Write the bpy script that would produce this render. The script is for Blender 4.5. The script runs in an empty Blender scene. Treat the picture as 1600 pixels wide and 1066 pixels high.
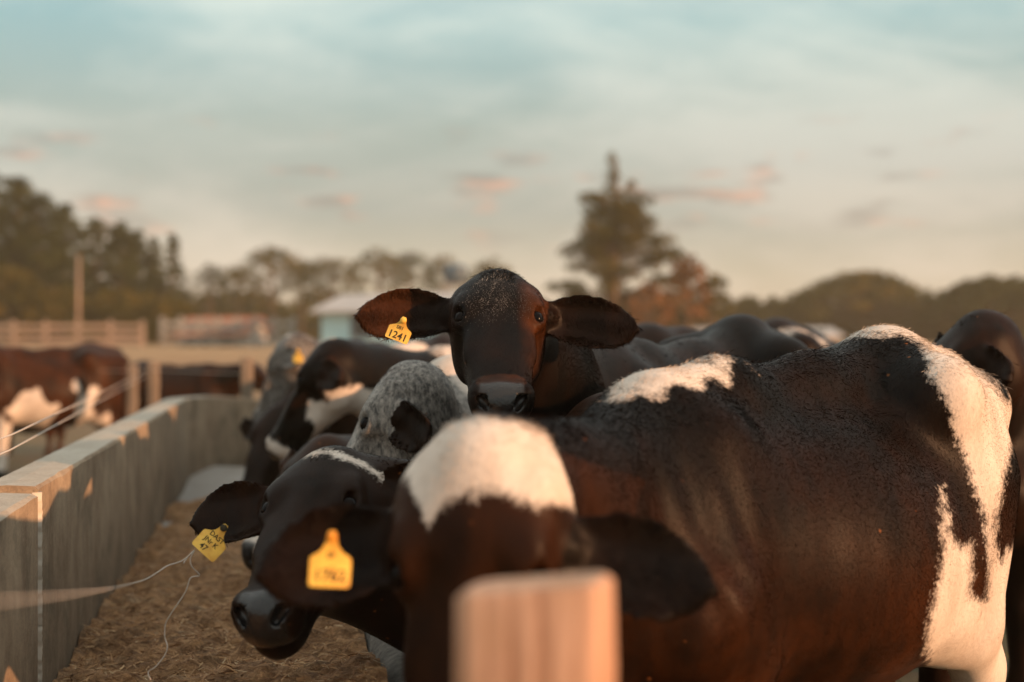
import bpy, math, random
import numpy as np
from mathutils import Vector, Matrix
random.seed(7)
RNG = np.random.default_rng(11)
R = math.radians
scene = bpy.context.scene
COL = scene.collection

# ------------------------------------------------------------------ camera
CAMH = 1.15
FOCUS = 3.2
cd = bpy.data.cameras.new('camera'); cam = bpy.data.objects.new('camera', cd); COL.objects.link(cam)
cam.location = (0, 0, CAMH); cam.rotation_euler = (R(90 + 0.18), 0, 0)
cd.lens = 50; cd.sensor_width = 36; cd.clip_start = 0.05; cd.clip_end = 3000
cd.dof.use_dof = True; cd.dof.focus_distance = 3.17; cd.dof.aperture_fstop = 1.8
scene.camera = cam

# ------------------------------------------------------------------ light
SUN_EL, SUN_AZ = R(11), math.atan2(0.86, -0.51)      # azimuth measured from +Y towards +X
sun_dir = Vector((math.sin(SUN_AZ) * math.cos(SUN_EL), math.cos(SUN_AZ) * math.cos(SUN_EL), math.sin(SUN_EL)))
sl = bpy.data.lights.new('sun', 'SUN'); sun = bpy.data.objects.new('sun', sl); COL.objects.link(sun)
sl.energy = 5.0; sl.angle = R(0.6); sl.color = (1.0, 0.52, 0.26)
sun.rotation_euler = sun_dir.to_track_quat('Z', 'Y').to_euler()

scene.view_settings.view_transform = 'Standard'; scene.view_settings.look = 'None'
scene.view_settings.exposure = 0.50; scene.view_settings.gamma = 1.0
scene.view_settings.use_curve_mapping = False
scene.render.engine = 'CYCLES'
scene.cycles.use_denoising = True
scene.cycles.max_bounces = 6; scene.cycles.volume_bounces = 0
scene.cycles.transparent_max_bounces = 12

class NT:
    """small helper for node trees"""
    def __init__(s, tree): s.t = tree; s.n = tree.nodes; s.l = tree.links
    def add(s, typ, **kw):
        n = s.n.new(typ)
        for k, v in kw.items():
            if k.startswith('i_'):
                key = k[2:]; key = int(key) if key.isdigit() else key.replace('_', ' ')
                s.put(n.inputs[key], v)
            else: setattr(n, k, v)
        return n
    def put(s, inp, v):
        if isinstance(v, bpy.types.NodeSocket): s.l.new(v, inp)
        elif isinstance(v, bpy.types.Node): s.l.new(v.outputs[0], inp)
        else: inp.default_value = v
    def math(s, op, a, b=0.0, c=None, clamp=False):
        n = s.n.new('ShaderNodeMath'); n.operation = op; n.use_clamp = clamp
        s.put(n.inputs[0], a); s.put(n.inputs[1], b)
        if c is not None: s.put(n.inputs[2], c)
        return n.outputs[0]
    def mix(s, f, a, b, blend='MIX'):
        n = s.n.new('ShaderNodeMix'); n.data_type = 'RGBA'; n.blend_type = blend
        s.put(n.inputs[0], f); s.put(n.inputs[6], a); s.put(n.inputs[7], b)
        return n.outputs[2]
    def ramp(s, f, stops, interp='LINEAR'):
        n = s.n.new('ShaderNodeValToRGB'); cr = n.color_ramp; cr.interpolation = interp
        while len(cr.elements) < len(stops): cr.elements.new(0.5)
        for e, (p, c) in zip(cr.elements, stops):
            e.position = p; e.color = (c, c, c, 1) if isinstance(c, (int, float)) else (*c, 1)
        s.put(n.inputs[0], f); return n.outputs[0]
    def noise(s, vec, scale, detail=4, rough=0.55, dist=0.0):
        n = s.n.new('ShaderNodeTexNoise'); s.put(n.inputs['Vector'], vec)
        n.inputs['Scale'].default_value = scale; n.inputs['Detail'].default_value = detail
        n.inputs['Roughness'].default_value = rough; n.inputs['Distortion'].default_value = dist
        return n.outputs[0]
    def mapping(s, vec, scale=(1, 1, 1), loc=(0, 0, 0), rot=(0, 0, 0)):
        n = s.n.new('ShaderNodeMapping'); s.put(n.inputs[0], vec)
        n.inputs['Location'].default_value = loc; n.inputs['Rotation'].default_value = rot
        n.inputs['Scale'].default_value = scale; return n.outputs[0]
    def bump(s, h, strength=0.5, dist=0.01):
        n = s.n.new('ShaderNodeBump'); s.put(n.inputs['Height'], h)
        n.inputs['Strength'].default_value = strength; n.inputs['Distance'].default_value = dist
        return n.outputs[0]

# ------------------------------------------------------------------ sky
W = bpy.data.worlds.new('World'); scene.world = W; W.use_nodes = True
W.node_tree.nodes.clear(); N = NT(W.node_tree)
BG = 0.1
tc = N.add('ShaderNodeTexCoord').outputs['Generated']
sky = N.add('ShaderNodeTexSky', sky_type='NISHITA', sun_disc=False, sun_elevation=SUN_EL, sun_rotation=SUN_AZ,
            altitude=900, air_density=1.0, dust_density=3.0, ozone_density=1.0)
z = N.add('ShaderNodeSeparateXYZ', i_0=tc).outputs[2]
zz = N.math('DIVIDE', z, 0.5, clamp=True)
def lin(r, g, b):
    f = lambda c: (c / 255 / 12.92) if c / 255 <= 0.04045 else ((c / 255 + 0.055) / 1.055) ** 2.4
    return (f(r), f(g), f(b))
veil = N.ramp(zz, [(0.0, lin(200, 172, 142)), (0.10, lin(180, 169, 148)), (0.19, lin(150, 157, 150)),
                   (0.30, lin(148, 163, 156)), (0.44, lin(136, 172, 174)), (0.75, (.68, .69, .69)), (1.0, (.76, .75, .72))])
m1 = N.mapping(tc, scale=(1.7, 1.7, 5.2), rot=(0, R(-24), 0))
soft = N.math('ADD', N.math('MULTIPLY', N.noise(m1, 1.9, 6, 0.55, 0.6), 0.75), N.math('MULTIPLY', N.noise(m1, 6.5, 5, 0.6, 0.4), 0.25))
softm = N.ramp(soft, [(0.36, 0.0), (0.66, 1.0)], 'EASE')
brightc = N.ramp(zz, [(0.0, lin(226, 202, 180)), (0.25, lin(192, 192, 183)), (0.5, lin(212, 224, 214))])
col = N.mix(N.math('MULTIPLY', softm, 0.80), veil, brightc)
# small low pink-grey cloud wisps
m2 = N.mapping(tc, scale=(4.4, 4.4, 17.0), loc=(0.35, 0, 0.1))
w1 = N.noise(m2, 3.1, 3, 0.5, 0.2)
band = N.ramp(zz, [(0.12, 0.0), (0.19, 1.0), (0.25, 1.0), (0.32, 0.0)])
wm = N.math('MULTIPLY', N.ramp(w1, [(0.555, 0.0), (0.68, 1.0)], 'EASE'), band)
wcol = N.mix(N.ramp(N.noise(m2, 6.0, 2), [(0.44, 0.0), (0.6, 1.0)]), (*lin(126, 120, 116), 1), (*lin(214, 150, 122), 1))
col = N.mix(N.math('MULTIPLY', wm, 0.62), col, wcol)
colb = N.mix(1.0, col, (1 / BG, 1 / BG, 1 / BG, 1), 'MULTIPLY')
colb = N.mix(0.10, colb, sky.outputs[0])
bg = N.add('ShaderNodeBackground', i_Strength=BG); N.put(bg.inputs[0], colb)
wo = N.add('ShaderNodeOutputWorld'); N.l.new(bg.outputs[0], wo.inputs[0])

# ------------------------------------------------------------------ object helpers
def link(o, parent=None):
    COL.objects.link(o)
    if parent: o.parent = parent
    return o
def mesh_obj(name, verts, faces, mats, parent=None, smooth=True, attrs=None, mi=None):
    me = bpy.data.meshes.new(name)
    if isinstance(verts, np.ndarray) and isinstance(faces, np.ndarray):
        nv, nf, k = len(verts), len(faces), faces.shape[1]
        me.vertices.add(nv); me.vertices.foreach_set('co', verts.astype(np.float32).ravel())
        me.loops.add(nf * k); me.loops.foreach_set('vertex_index', faces.astype(np.int32).ravel())
        me.polygons.add(nf); me.polygons.foreach_set('loop_start', np.arange(0, nf * k, k, dtype=np.int32))
        me.update(calc_edges=True)
    else:
        me.from_pydata([tuple(v) for v in verts], [], [tuple(f) for f in faces]); me.update()
    if smooth: me.polygons.foreach_set('use_smooth', np.ones(len(me.polygons), bool))
    for m in (mats if isinstance(mats, (list, tuple)) else [mats]): me.materials.append(m)
    if mi is not None: me.polygons.foreach_set('material_index', np.asarray(mi, np.int32))
    if attrs:
        for k, v in attrs.items():
            a = me.attributes.new(k, 'FLOAT', 'POINT'); a.data.foreach_set('value', np.asarray(v, np.float32))
    o = bpy.data.objects.new(name, me); return link(o, parent)
def empty(name, loc=(0, 0, 0), rz=0.0):
    o = bpy.data.objects.new(name, None); o.location = loc; o.rotation_euler = (0, 0, rz); o.empty_display_size = 0.2
    return link(o)
def tag(o, label=None, cat=None, group=None, kind=None):
    if label: o['label'] = label
    if cat: o['category'] = cat
    if group: o['group'] = group
    if kind: o['kind'] = kind
    return o
class MB:
    """collects shapes that become one mesh"""
    def __init__(s): s.v = []; s.f = []; s.m = []
    def add(s, vs, fs, m=0):
        b = len(s.v); s.v += [tuple(v) for v in vs]; s.f += [tuple(i + b for i in f) for f in fs]; s.m += [m] * len(fs)
    def box(s, c, d, rz=0.0, m=0, jit=0.0):
        x, y, z_ = d[0] / 2, d[1] / 2, d[2] / 2; cr, sr = math.cos(rz), math.sin(rz); vs = []
        for a, b, e in [(-1, -1, -1), (1, -1, -1), (1, 1, -1), (-1, 1, -1), (-1, -1, 1), (1, -1, 1), (1, 1, 1), (-1, 1, 1)]:
            px, py = a * x, b * y
            vs.append((c[0] + px * cr - py * sr + random.uniform(-jit, jit), c[1] + px * sr + py * cr + random.uniform(-jit, jit), c[2] + e * z_ + random.uniform(-jit, jit)))
        s.add(vs, [(0, 3, 2, 1), (4, 5, 6, 7), (0, 1, 5, 4), (1, 2, 6, 5), (2, 3, 7, 6), (3, 0, 4, 7)], m)
    def tube(s, pts, rads, n=8, m=0, cap=True):
        pts = [Vector(p) for p in pts]
        if not hasattr(rads, '__len__'): rads = [rads] * len(pts)
        vs, fs = [], []; up = Vector((0, 0, 1)); prev = None
        for i, p in enumerate(pts):
            d = (pts[min(i + 1, len(pts) - 1)] - pts[max(i - 1, 0)]).normalized()
            if prev is None:
                a = d.cross(up if abs(d.z) < 0.9 else Vector((1, 0, 0))).normalized()
            else:
                a = (prev - d * prev.dot(d)).normalized()
            prev = a; b = d.cross(a)
            for k in range(n):
                t = 2 * math.pi * k / n; vs.append(p + (a * math.cos(t) + b * math.sin(t)) * rads[i])
        for i in range(len(pts) - 1):
            for k in range(n):
                k2 = (k + 1) % n; fs.append((i * n + k, i * n + k2, (i + 1) * n + k2, (i + 1) * n + k))
        if cap: fs.append(tuple(range(n))[::-1]); fs.append(tuple((len(pts) - 1) * n + k for k in range(n)))
        s.add(vs, fs, m)
    def build(s, name, mats, parent=None, smooth=False): return mesh_obj(name, s.v, s.f, mats, parent, smooth, mi=s.m)

def mat(name):
    m = bpy.data.materials.new(name); m.use_nodes = True; m.node_tree.nodes.clear(); n = NT(m.node_tree)
    p = n.add('ShaderNodeBsdfPrincipled'); o = n.add('ShaderNodeOutputMaterial'); n.l.new(p.outputs[0], o.inputs[0])
    return m, n, p
def C4(c): return (*c, 1)
def px(x, y, Y):
    return Vector(((x - 800) / 2222 * Y, Y, CAMH - (y - 540) / 2222 * Y))

# ------------------------------------------------------------------ materials
def simple_mat(name, c1, c2, scale=8, rough=0.8, bump=0.3, bd=0.01, stretch=(1, 1, 1), spec=0.3, metal=0.0):
    m, n, p = mat(name)
    tcn = n.add('ShaderNodeTexCoord').outputs['Object']
    v = n.mapping(tcn, scale=stretch)
    a = n.noise(v, scale, 8, 0.6)
    n.put(p.inputs['Base Color'], n.mix(n.ramp(a, [(0.3, 0.0), (0.7, 1.0)]), C4(c1), C4(c2)))
    p.inputs['Roughness'].default_value = rough; p.inputs['Specular IOR Level'].default_value = spec; p.inputs['Metallic'].default_value = metal
    n.put(p.inputs['Normal'], n.bump(n.noise(v, scale * 4, 6, 0.6), bump, bd))
    return m

def hide_material(name='cow_hide', fur=False):
    """coat driven by the per-vertex fields: white (m, positive inside a white patch), brown 0-1, grey 0-1, nose 0-1"""
    m, n, p = mat(name)
    oc = n.add('ShaderNodeTexCoord').outputs['Object']
    at = lambda k: n.add('ShaderNodeAttribute', attribute_name=k).outputs['Fac']
    white, brown, grey, nose = at('white'), at('brown'), at('grey'), at('nose')
    edge = n.noise(oc, 34, 5, 0.7); edge2 = n.noise(oc, 150, 3, 0.6)
    e = n.math('ADD', n.math('MULTIPLY', n.math('SUBTRACT', edge, 0.5), 0.05), n.math('MULTIPLY', n.math('SUBTRACT', edge2, 0.5), 0.03))
    wf = n.math('ADD', white, e)
    wmask = n.ramp(n.math('ADD', n.math('MULTIPLY', wf, 60), 0.5), [(0.0, 0.0), (1.0, 1.0)])
    big = n.noise(oc, 3.2, 4, 0.55); fine = n.noise(n.mapping(oc, scale=(1, 1, 0.35)), 230, 3, 0.7)
    mid = n.noise(n.mapping(oc, scale=(1, 1, 0.3)), 14, 5, 0.6)
    bk = n.math('MULTIPLY', n.ramp(n.math('ADD', n.math('MULTIPLY', big, 0.55), n.math('MULTIPLY', mid, 0.45)), [(0.46, 0.0), (0.68, 1.0)]), 0.10)
    bmask = n.math('ADD', n.math('MULTIPLY', n.math('MULTIPLY', brown, 0.8), n.ramp(n.math('ADD', n.math('MULTIPLY', n.noise(oc, 5.0, 4, .6), 0.6), n.math('MULTIPLY', mid, 0.4)), [(0.38, .18), (0.64, 1.0)])), bk, clamp=True)  # noise breaks the brown into patches, which also paint sheen on the coat
    black = n.mix(bmask, (0.0030, 0.0021, 0.0016, 1), (0.084, 0.0250, 0.0062, 1))
    gn = n.ramp(n.noise(n.mapping(oc, scale=(1, 1, 0.4)), 85, 4, 0.8), [(0.38, 0.0), (0.62, 1.0)])
    greyc = n.mix(gn, (0.075, 0.074, 0.072, 1), (0.36, 0.33, 0.30, 1))
    gm = n.ramp(n.math('ADD', grey, n.math('MULTIPLY', n.math('SUBTRACT', edge, 0.5), 0.7)), [(0.38, 0.0), (0.75, 1.0)])
    c = n.mix(gm, black, greyc)
    whitec = n.mix(n.ramp(mid, [(0.35, 0.0), (0.7, 1.0)]), (0.52, 0.44, 0.375, 1), (0.66, 0.595, 0.53, 1))
    c = n.mix(wmask, c, whitec)
    vor = n.add('ShaderNodeTexVoronoi', i_Vector=oc, i_Scale=19.0)
    crumb = n.math('MULTIPLY', n.ramp(n.math('ADD', vor.outputs[0], n.math('MULTIPLY', edge2, .12)), [(0.11, 1.0), (0.15, 0.0)]), n.ramp(n.noise(oc, 6.0, 2), [(0.56, 0.0), (0.60, 1.0)]))
    c = n.mix(n.math('MULTIPLY', crumb, .8), c, (0.22, 0.075, 0.022, 1))
    c = n.mix(nose, c, (0.014, 0.013, 0.013, 1))
    c = n.mix(1.0, c, n.ramp(fine, [(0.25, 0.86), (0.75, 1.12)]), 'MULTIPLY')
    n.put(p.inputs['Base Color'], c)
    n.put(p.inputs['Roughness'], n.math('SUBTRACT', n.math('ADD', 0.46, n.math('MULTIPLY', wmask, 0.25)), n.math('MULTIPLY', nose, 0.26)))
    n.put(p.inputs['Specular IOR Level'], n.math('ADD', n.math('MULTIPLY', nose, 0.30), 0.05 if fur else 0.09))
    p.inputs['Sheen Weight'].default_value = 0.0; p.inputs['Sheen Roughness'].default_value = 0.5
    p.inputs['Sheen Tint'].default_value = (1, 0.75, 0.55, 1)
    if not fur:
        hgt = n.math('ADD', n.math('MULTIPLY', fine, 0.5), n.math('MULTIPLY', mid, 0.8))
        noseb = n.math('MULTIPLY', n.math('MULTIPLY', n.add('ShaderNodeTexVoronoi', i_Vector=oc, i_Scale=170.0).outputs[0], nose), .6)
        n.put(p.inputs['Normal'], n.bump(n.math('ADD', hgt, noseb), 0.3, 0.003))
    return m
HIDE = hide_material(); FUR = hide_material('cow_fur', True)
def eye_mat():
    m, n, p = mat('eye'); p.inputs['Base Color'].default_value = (0.004, 0.003, 0.003, 1)
    p.inputs['Roughness'].default_value = 0.12; p.inputs['Specular IOR Level'].default_value = 0.15; p.inputs['IOR'].default_value = 1.33; return m
EYE = eye_mat()
def tag_mat():
    m, n, p = mat('yellow_tag_plastic'); oc = n.add('ShaderNodeTexCoord').outputs['Object']
    a = n.noise(oc, 40, 5, 0.6)
    n.put(p.inputs['Base Color'], n.mix(n.ramp(a, [(0.42, 0.0), (0.72, 1.0)]), (0.84, 0.52, 0.08, 1), (0.62, 0.30, 0.04, 1)))
    p.inputs['Roughness'].default_value = 0.5; return m
TAG = tag_mat(); INK = simple_mat('tag_ink', (0.02, 0.018, 0.012), (0.05, 0.04, 0.02), 60)
ORANGE = simple_mat('orange_stud', (0.75, 0.32, 0.03), (0.6, 0.22, 0.02), 60, 0.5)
HOOF = simple_mat('hoof_horn', (0.03, 0.025, 0.02), (0.08, 0.06, 0.05), 30)

# ------------------------------------------------------------------ implicit surface toolkit
class Field:
    def __init__(s, lo, hi, h):
        s.h = h; s.lo = np.array(lo, np.float32)
        n = np.ceil((np.array(hi) - s.lo) / h).astype(int) + 1
        s.ax = [(s.lo[i] + h * np.arange(n[i])).astype(np.float32) for i in range(3)]
        s.F = np.full(n, 0.3, np.float32)
    def sub(s, lo, hi):
        sl = []
        for i in range(3):
            a = int(np.searchsorted(s.ax[i], lo[i])); b = int(np.searchsorted(s.ax[i], hi[i])); sl.append(slice(max(a, 0), max(b, a + 1)))
        X, Y, Z = s.ax[0][sl[0]][:, None, None], s.ax[1][sl[1]][None, :, None], s.ax[2][sl[2]][None, None, :]
        return tuple(sl), X, Y, Z
    def put(s, lo, hi, fn, k, cut=False):
        sl, X, Y, Z = s.sub(lo, hi)
        if 0 in s.F[sl].shape: return
        d = fn(X, Y, Z).astype(np.float32); a = s.F[sl]
        if cut: d = -d; hh = np.maximum(k - np.abs(a - d), 0) / k; s.F[sl] = np.maximum(a, d) + hh * hh * k * 0.25
        else: hh = np.maximum(k - np.abs(a - d), 0) / k; s.F[sl] = np.minimum(a, d) - hh * hh * k * 0.25
    def cone(s, a, b, ra, rb, k=0.04, sq=1.0, sv=None, cut=False):
        a = np.array(a, np.float32); b = np.array(b, np.float32); ba = b - a; L2 = float(ba @ ba) + 1e-9; m = max(ra, rb) + k + 0.03
        def fn(X, Y, Z):
            x, y, z_ = X - a[0], Y - a[1], Z - a[2]
            t = np.clip((x * ba[0] + y * ba[1] + z_ * ba[2]) / L2, 0, 1)
            x = x - t * ba[0]; y = y - t * ba[1]; z_ = z_ - t * ba[2]
            q = x * x + y * y + z_ * z_
            if sq != 1.0:
                c = x * sv[0] + y * sv[1] + z_ * sv[2]; q = q + c * c * (sq * sq - 1)
                return (np.sqrt(q) - (ra + (rb - ra) * t)) * 0.85
            return np.sqrt(q) - (ra + (rb - ra) * t)
        s.put(np.minimum(a, b) - m, np.maximum(a, b) + m, fn, k, cut)
    def chain(s, pts, rads, k=0.03, **kw):
        for i in range(len(pts) - 1): s.cone(pts[i], pts[i + 1], rads[i], rads[i + 1], k, **kw)
    def ell(s, c, r, k=0.05, M=None, cut=False):
        c = np.array(c, np.float32); r = np.array(r, np.float32); m = float(max(r)) + k + 0.02
        def fn(X, Y, Z):
            x, y, z_ = X - c[0], Y - c[1], Z - c[2]
            if M is not None: x, y, z_ = (M[0][0] * x + M[0][1] * y + M[0][2] * z_, M[1][0] * x + M[1][1] * y + M[1][2] * z_, M[2][0] * x + M[2][1] * y + M[2][2] * z_)
            k0 = np.sqrt((x / r[0]) ** 2 + (y / r[1]) ** 2 + (z_ / r[2]) ** 2)
            k1 = np.sqrt((x / r[0] ** 2) ** 2 + (y / r[1] ** 2) ** 2 + (z_ / r[2] ** 2) ** 2) + 1e-6
            return k0 * (k0 - 1) / k1
        s.put(c - m, c + m, fn, k, cut)
    def mesh(s):
        F, h = s.F, s.h; S = F < 0
        n = np.array(F.shape); c = [slice(0, -1), slice(1, None)]
        cnt = np.zeros(n - 1, np.int8)
        for i in (0, 1):
            for j in (0, 1):
                for k in (0, 1): cnt += S[c[i], c[j], c[k]]
        I = np.argwhere((cnt > 0) & (cnt < 8)); del cnt
        idx = np.full(n - 1, -1, np.int32); idx[tuple(I.T)] = np.arange(len(I))
        acc = np.zeros((len(I), 3), np.float64); num = np.zeros(len(I))
        cor = [(i, j, k) for i in (0, 1) for j in (0, 1) for k in (0, 1)]
        V = {q: F[I[:, 0] + q[0], I[:, 1] + q[1], I[:, 2] + q[2]] for q in cor}
        for q in cor:
            for ax in range(3):
                if q[ax]: continue
                q2 = list(q); q2[ax] = 1; q2 = tuple(q2); a, b = V[q], V[q2]; mk = (a < 0) != (b < 0)
                t = np.where(mk, a / np.where(mk, a - b, 1), 0)
                p = np.zeros((len(I), 3)); p += q; p[:, ax] += t
                acc[mk] += p[mk]; num[mk] += 1
        verts = (I + acc / num[:, None]) * h + s.lo
        quads = []
        for ax in range(3):
            u, w = (ax + 1) % 3, (ax + 2) % 3
            a = np.take(S, range(n[ax] - 1), ax); b = np.take(S, range(1, n[ax]), ax)
            for inside in (True, False):
                E = np.argwhere((a != b) & (a == inside))
                E = E[(E[:, u] > 0) & (E[:, w] > 0) & (E[:, u] < n[u] - 1) & (E[:, w] < n[w] - 1)]
                def g(du, dw):
                    Q = E.copy(); Q[:, u] += du; Q[:, w] += dw; return idx[tuple(Q.T)]
                qd = np.stack([g(-1, -1), g(0, -1), g(0, 0), g(-1, 0)], 1)
                quads.append(qd if inside else qd[:, ::-1])
        return verts, np.concatenate(quads)

# ------------------------------------------------------------------ cow
HU   = [0.0, .02, .05, .09, .13, .16, .20, .25, .30, .35, .40, .425, .445, .458, .465]
HAT  = [.086, .100, .106, .107, .106, .104, .100, .092, .084, .075, .063, .060, .052, .036, .012]   # half width, upper
HAB  = [.050, .066, .080, .088, .090, .088, .083, .078, .071, .062, .052, .049, .042, .028, .010]   # half width, lower
HWT  = [-.035, -.004, .012, .020, .020, .016, .008, .001, -.004, -.009, -.016, -.024, -.034, -.047, -.06]
HWB  = [-.13, -.17, -.20, -.215, -.215, -.21, -.195, -.175, -.158, -.145, -.138, -.132, -.122, -.105, -.085]
def head_frame(poll, f, roll, yawup=None):
    f = Vector(f).normalized(); up = Vector((0, 0, 1)); d = (up - f * up.dot(f)).normalized()
    s_ = d.cross(f).normalized()               # animal's left when d up, f forward
    M = Matrix.Rotation(roll, 3, f); return Vector(poll), f, M @ d, M @ s_

def make_cow(name, label, pos, fwd, poll, hf, roll=0.0, S=1.0, h=0.008, HS=1.0, ears=None, tags=(), coat=None, group='cattle at the feed trough',
             tail=None, fur=0, furbox=None, hipz=1.0, poly=None, extra=None, earthick=None, legs=True, cat='cow', dome=0.0, earu=.075, neckdrop=0.0, backz=0.0):
    yaw = math.atan2(fwd[1], fwd[0])
    root = empty(name, (pos[0], pos[1], 0), yaw); tag(root, label, cat, group)
    MW = Matrix.Translation((pos[0], pos[1], 0)) @ Matrix.Rotation(yaw, 4, 'Z'); MI = MW.inverted(); R3 = MI.to_3x3()
    P, f, d, s_ = head_frame(MI @ Vector(poll), R3 @ Vector(hf), roll)
    Hn = np.array([f, s_, d]); Pn = np.array(P)
    H = lambda u, v, w: P + (f * u + s_ * v + d * w) * HS
    # extents
    pts = [(-.86 * S, -.36 * S, 0), (.75 * S, .36 * S, 1.25 * S * max(hipz, 1))]
    for u, v, w in [(0, -.14, .1), (0, .14, .1), (.5, -.1, .08), (.5, .1, .08), (.0, 0, -.3), (.5, 0, -.2), (-.1, 0, -.1)]: pts.append(tuple(H(u, v, w)))
    earlist = []
    for i, sd in enumerate((1, -1)):
        if ears: e, nn, L, We = ears[i]; e = R3 @ Vector(e); nn = R3 @ Vector(nn)
        else: e = s_ * sd * .93 - d * .25 - f * .22; nn = (f * .55 + d * .75); L, We = .19, .052
        e = Vector(e).normalized(); nn = Vector(nn); nn = (nn - e * nn.dot(e)).normalized()
        b = H(earu, sd * .086, -.052); earlist.append((b, e, nn, L, We, sd))
        pts.append(tuple(b + e * (L + .03) + Vector((.03, .03, .05)))); pts.append(tuple(b + e * (L + .03) - Vector((.03, .03, .05)))); 
        pts.append(tuple(b + e * L * .5 + nn.cross(e) * .09)); pts.append(tuple(b + e * L * .5 - nn.cross(e) * .09))
    A = np.array(pts); Fd = Field(A.min(0) - .03, A.max(0) + .03, h)
    q = lambda x, y, z_: (x * S, y * S, z_ * S)
    # trunk
    Fd.ell(q(-.04, 0, .755), q(.60, .275, .315), .05)
    Fd.ell(q(-.12, 0, .70), q(.42, .285, .27), .12)
    Fd.ell(q(.36, 0, .77), q(.30, .205, .31), .10)
    Fd.ell(q(-.46, 0, .90 * hipz), q(.29, .20, .22), .12)
    Fd.chain([q(-.66, 0, 1.068 * hipz), q(-.42, 0, 1.092 * hipz), q(-.1, 0, 1.055 + backz), q(.22, 0, 1.05 + backz * .8), q(.42, 0, 1.05 - neckdrop * .25), q(.55, 0, .98 - neckdrop)], [.06 * S, .06 * S, .055 * S, .06 * S, .07 * S, .09 * S], .10)
    for sd in (1, -1):
        Fd.ell(q(-.335, sd * .20, 1.035 * hipz), q(.06, .05, .05), .14)
        Fd.cone(q(-.335, sd * .19, 1.04 * hipz), q(-.40, sd * .03, 1.08 * hipz), .045 * S, .05 * S, .08)
        Fd.cone(q(-.36, sd * .17, 1.0 * hipz), q(-.66, sd * .115, 1.0 * hipz), .07 * S, .065 * S, .08)
        Fd.ell(q(-.685, sd * .095, .985 * hipz), q(.045, .045, .045), .06)
        # hind leg
        Fd.cone(q(-.44, sd * .135, .86), q(-.44, sd * .16, .56), .17 * S, .115 * S, .08, sq=1.25, sv=(0, 1, 0))
        Fd.cone(q(-.58, sd * .12, .86), q(-.58, sd * .13, .58), .12 * S, .08 * S, .08, sq=1.15, sv=(0, 1, 0))
        Fd.cone(q(-.33, sd * .17, .72), q(-.32, sd * .17, .60), .075 * S, .06 * S, .08)
        Fd.chain([q(-.47, sd * .15, .56), q(-.60, sd * .14, .40), q(-.575, sd * .135, .16), q(-.55, sd * .135, .10), q(-.53, sd * .135, .045)], [.10 * S, .052 * S, .038 * S, .042 * S, .052 * S], .03)
        Fd.cone(q(-.62, sd * .13, .60), q(-.645, sd * .14, .44), .035 * S, .03 * S, .05)
        # front leg
        Fd.cone(q(.50, sd * .15, .66), q(.38, sd * .13, .98), .085 * S, .06 * S, .09, sq=1.3, sv=(0, 1, 0))
        Fd.cone(q(.47, sd * .15, .70), q(.37, sd * .14, .58), .11 * S, .08 * S, .07)
        Fd.chain([q(.37, sd * .14, .60), q(.39, sd * .125, .36), q(.385, sd * .12, .16), q(.40, sd * .12, .10), q(.415, sd * .12, .045)], [.085 * S, .05 * S, .034 * S, .04 * S, .052 * S], .03)
    Fd.ell(q(.58, 0, .66), q(.13, .105, .17), .10)
    # neck : crest line and throat line
    nb = Vector(q(.50, 0, .90 - neckdrop)); ne = H(.035, 0, -.085)
    side = (ne - nb).cross(Vector((0, 0, 1))); side = side.normalized() if side.length > .01 else Vector((0, 1, 0))
    ndir = (ne - nb).normalized()
    mid = nb.lerp(ne, .5) + Vector((0, 0, -.01 - neckdrop * .4)); 
    Fd.cone(nb, mid, .175 * S, .128 * S, .10, sq=1.25, sv=tuple(side)); Fd.cone(mid, ne, .128 * S, .094 * HS, .07, sq=1.12, sv=tuple(side))
    cr0 = Vector(q(.46, 0, 1.03 - neckdrop)); Fd.cone(cr0, H(.0, 0, -.07), .07 * S, .055 * HS, .08)
    th0 = Vector(q(.60, 0, .70)); Fd.cone(th0, H(.06, 0, -.16), .09 * S, .05 * HS, .10, sq=1.5, sv=tuple(side))
    # tail
    tl = tail or [(-.69, 0, 1.02 * hipz), (-.755, 0, .92 * hipz), (-.76, 0, .7), (-.75, .01, .45), (-.74, .02, .3)]
    Fd.chain([q(*t) for t in tl], [.034 * S, .026 * S, .02 * S, .022 * S, .03 * S], .03)
    # head loft
    hu, hat, hab, hwt, hwb = (np.array(t, np.float32) for t in (HU, HAT, HAB, HWT, HWB))
    if dome: hwt = hwt + dome * np.exp(-((hu - .07) / .07) ** 2)
    def headfn(X, Y, Z):
        x, y, z_ = (X - Pn[0]) / HS, (Y - Pn[1]) / HS, (Z - Pn[2]) / HS
        u = x * Hn[0, 0] + y * Hn[0, 1] + z_ * Hn[0, 2]; v = np.abs(x * Hn[1, 0] + y * Hn[1, 1] + z_ * Hn[1, 2]); w = x * Hn[2, 0] + y * Hn[2, 1] + z_ * Hn[2, 2]
        uc = np.clip(u, 0, .465); wt = np.interp(uc, hu, hwt); wb = np.interp(uc, hu, hwb)
        c = (wt + wb) / 2; hh = (wt - wb) / 2; yw = (w - c) / hh
        mx = np.clip(yw * .5 + .5, 0, 1); a = np.interp(uc, hu, hat) * mx + np.interp(uc, hu, hab) * (1 - mx)
        # forehead narrows upward a little: brow plane
        nexp = 2.55 + .6 * np.clip((.16 - uc) / .1, 0, 1); rr = (np.abs(v / a) ** nexp + np.abs(yw) ** nexp) ** (1 / nexp)
        dd = (rr - 1) * np.minimum(a, hh) * .9; e = np.abs(u - uc)
        return np.where(e > 0, np.sqrt(np.maximum(dd, 0) ** 2 + e * e) + np.minimum(dd, 0) * (e < 1e-4), dd) * HS
    hb = np.array([tuple(H(u, v, w)) for u in (-.06, .53) for v in (-.16, .16) for w in (-.26, .09)])
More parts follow.
